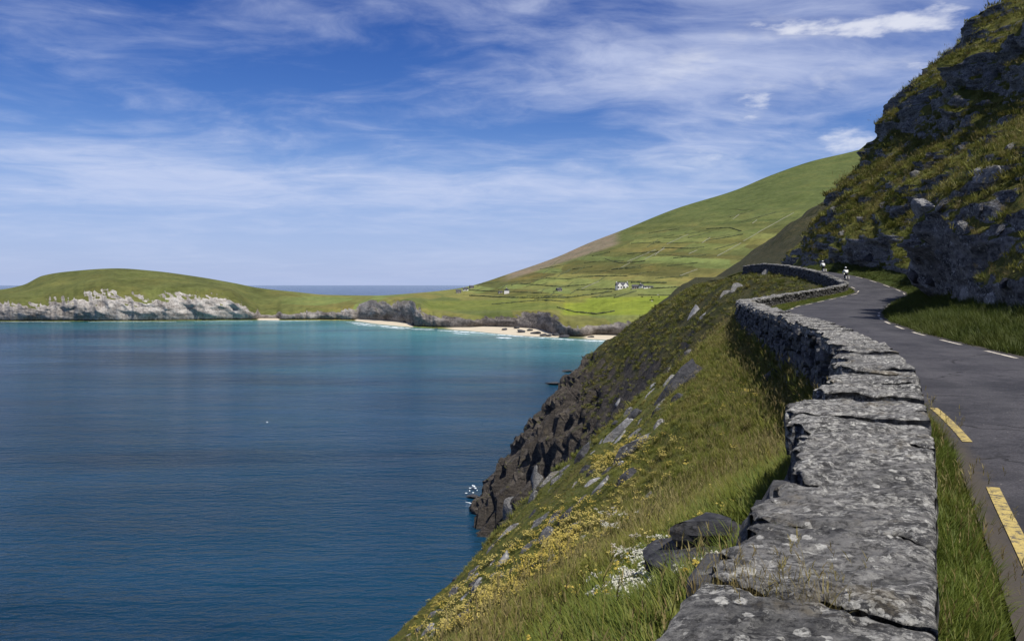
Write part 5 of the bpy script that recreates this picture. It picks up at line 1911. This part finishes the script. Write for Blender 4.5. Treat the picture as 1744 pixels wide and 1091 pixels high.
def bicycle(loc, rz, label):
    r = empty('bicycle', loc, rz, label=label, category='bicycle', group='bicycles on the road')

    def wheel(x):
        pts, fs = [], []
        n, m, Rm, t = 28, 6, 0.33, 0.022
        for i in range(n):
            a = 2 * math.pi * i / n
            for j in range(m):
                b = 2 * math.pi * j / m
                q = Rm + t * math.cos(b)
                pts.append((q * math.cos(a), t * math.sin(b), q * math.sin(a)))
        for i in range(n):
            for j in range(m):
                fs.append((i * m + j, i * m + (j + 1) % m, ((i + 1) % n) * m + (j + 1) % m, ((i + 1) % n) * m + j))
        w = MB().poly(pts, fs).build('wheel', M['tyre'], r, True)
        w.location = (x, 0, 0.352)
        sp = MB()
        for i in range(14):
            a = 2 * math.pi * i / 14
            sp.tube([(0, 0.02 * (-1)**i, 0), (0.31 * math.cos(a), 0, 0.31 * math.sin(a))], 0.003, 3)
        sp.tube([(0, -0.05, 0), (0, 0.05, 0)], 0.022, 6)
        sp.build('spokes', M['metal'], w)
    wheel(0.52)
    wheel(-0.50)
    f = MB()
    for a, b, rr in (((-0.16, 0, 0.92), (-0.02, 0, 0.30), .016), ((-0.02, 0, 0.30), (0.40, 0, 0.72), .018), ((-0.14, 0, 0.84), (0.38, 0, 0.84), .015), ((0.38, 0, 0.95), (0.42, 0, 0.70), .018),
                     ((-0.14, 0, 0.82), (-0.50, 0.04, 0.352), .009), ((-0.14, 0, 0.82), (-0.50, -0.04, 0.352), .009), ((-0.02, 0, 0.30), (-0.50, 0.05, 0.352), .010), ((-0.02, 0, 0.30), (-0.50, -0.05, 0.352), .010),
                     ((0.42, 0.03, 0.70), (0.52, 0.04, 0.352), .011), ((0.42, -0.03, 0.70), (0.52, -0.04, 0.352), .011)):
        f.tube([a, b], rr, 6)
    f.build('frame', M['frame_paint'], r)
    MB().tube([(0.30, -0.29, 1.0), (0.40, -0.2, 1.02), (0.40, 0.2, 1.02), (0.30, 0.29, 1.0)], 0.013, 6).build('handlebar', M['metal'], r)
    MB().ell((-0.2, 0, 0.95), (0.14, 0.08, 0.035), 10, 6).build('saddle', M['tyre'], r, True)
    MB().tube([(-0.02, -0.1, 0.30), (0.0, -0.1, 0.30), (0.08, -0.11, 0.14)], 0.01, 5).tube([(-0.02, 0.1, 0.30), (-0.02, 0.1, 0.31), (-0.10, 0.11, 0.46)], 0.01, 5).build('crank', M['metal'], r)
    for sy in (-1, 1):
        MB().box((-0.52, sy * 0.14, 0.56), (0.30, 0.12, 0.32)).build('pannier', M['pannier'], r)
    return r


def rider(loc, rz, label, lean=0.0):
    hip = (-0.20, 0, 1.00)
    r = skin_obj('person', [
        [(hip, (.15, .13)), ((-0.12, 0, 1.18), (.14, .12)), ((0.02 + lean, 0, 1.40), (.16, .11)), ((0.07 + lean, 0, 1.50), .06), ((0.10 + lean, 0, 1.58), .075), ((0.12 + lean, 0, 1.69), .095)],
        [0, ((-0.16, 0.09, 0.95), .10), ((0.17, 0.11, 0.72), .075), ((0.03, 0.12, 0.34), .05), ((0.0, 0.12, 0.20), .04), ((0.12, 0.12, 0.155), .035)],
        [0, ((-0.16, -0.09, 0.95), .10), ((0.19, -0.11, 0.88), .075), ((-0.06, -0.12, 0.60), .05), ((-0.11, -0.12, 0.51), .04), ((0.02, -0.12, 0.475), .035)],
        [2, ((0.04 + lean, 0.20, 1.38), .065), ((0.16 + lean * 0.5, 0.29, 1.16), .045), ((0.32, 0.28, 1.04), .035), ((0.38, 0.27, 1.02), .035)],
        [2, ((0.04 + lean, -0.20, 1.38), .065), ((0.16 + lean * 0.5, -0.29, 1.16), .045), ((0.32, -0.28, 1.04), .035), ((0.38, -0.27, 1.02), .035)]],
        M['trousers'], None, label=label, category='person', group='cyclists on the road')
    r.location = loc
    r.rotation_euler = (0, 0, rz)
    skin_obj('jacket', [
        [((-0.19, 0, 1.04), (.175, .15)), ((-0.12, 0, 1.20), (.165, .14)), ((0.02 + lean, 0, 1.41), (.18, .13)), ((0.06 + lean, 0, 1.49), .075)],
        [2, ((0.04 + lean, 0.21, 1.38), .08), ((0.16 + lean * 0.5, 0.30, 1.16), .058), ((0.31, 0.285, 1.045), .048)],
        [2, ((0.04 + lean, -0.21, 1.38), .08), ((0.16 + lean * 0.5, -0.30, 1.16), .058), ((0.31, -0.285, 1.045), .048)]], M['jacket'], r)
    MB().ell((0.13 + lean, 0, 1.66), (.095, .078, .115), 12, 9).build('face', M['skin'], r, True)
    MB().ell((0.11 + lean, 0, 1.73), (.135, .105, .085), 14, 8).build('helmet', M['helmet'], r, True)
    MB().ell((0.085 + lean, 0, 1.64), (.085, .085, .075), 10, 7).build('hair', M['hair'], r, True)
    return r


for px, y, off, lab, lb2, lean in ((1440, 94.5, 0.9, 'cyclist in a pale jacket and white helmet just past the bend', 'bicycle with pale panniers just past the bend in the wall', 0.05),
                                   (1401, 104.0, 1.0, 'cyclist farther up the road, riding behind the wall', 'bicycle farther up the road, mostly hidden by the wall', 0.12)):
    x = (px - 872.0) / FPX * y
    tx, ty = (float(v) for v in tangent(y))
    f = (x - float(WR(y)) - 0.4) / (float(RR(y)) - float(WR(y)))
    z = float(ZR(y)) + 0.05 * math.sin(math.pi * max(0, min(1, f)))
    rz = math.atan2(ty, tx)
    bicycle((x, y, z), rz, lb2)
    rider((x, y, z), rz, lab, lean)

# ------------------------------------------------------------------ gulls
M['feather'] = plain('white_feather', (0.8, 0.8, 0.8), 0.7, 0.05)


def gull(px, py, z, label, rz):
    d = (EYE - z) * FPX / (py - 485.0)
    x = (px - 872.0) / FPX * d
    o = empty('gull', (x, d, z), rz, label=label, category='gull', group='gulls over the bay')
    MB().ell((0, 0, 0), (.30, .09, .09), 10, 7).ell((0.30, 0, 0.04), (.08, .06, .06), 8, 6).build('body', M['feather'], o, True)
    for s_ in (-1, 1):
        MB().poly([(0.14, 0.05 * s_, 0.03), (-0.10, 0.05 * s_, 0.03), (0.20, 0.35 * s_, 0.16), (0.0, 0.35 * s_, 0.16), (0.02, 0.75 * s_, 0.08), (-0.06, 0.74 * s_, 0.08),
                   (0.14, 0.05 * s_, 0.0), (-0.10, 0.05 * s_, 0.01), (0.20, 0.35 * s_, 0.14), (0.0, 0.35 * s_, 0.145)],
                  [(0, 1, 3, 2), (2, 3, 5, 4), (6, 8, 9, 7), (8, 4, 5, 9), (0, 2, 8, 6), (1, 7, 9, 3)]).build('wing', M['feather'], o)


gull(452, 720, 4.0, 'white gull low over the water in the middle of the bay', 0.6)
gull(239, 580, 6.0, 'white gull far out towards the headland', 2.2)
#@@NEXT
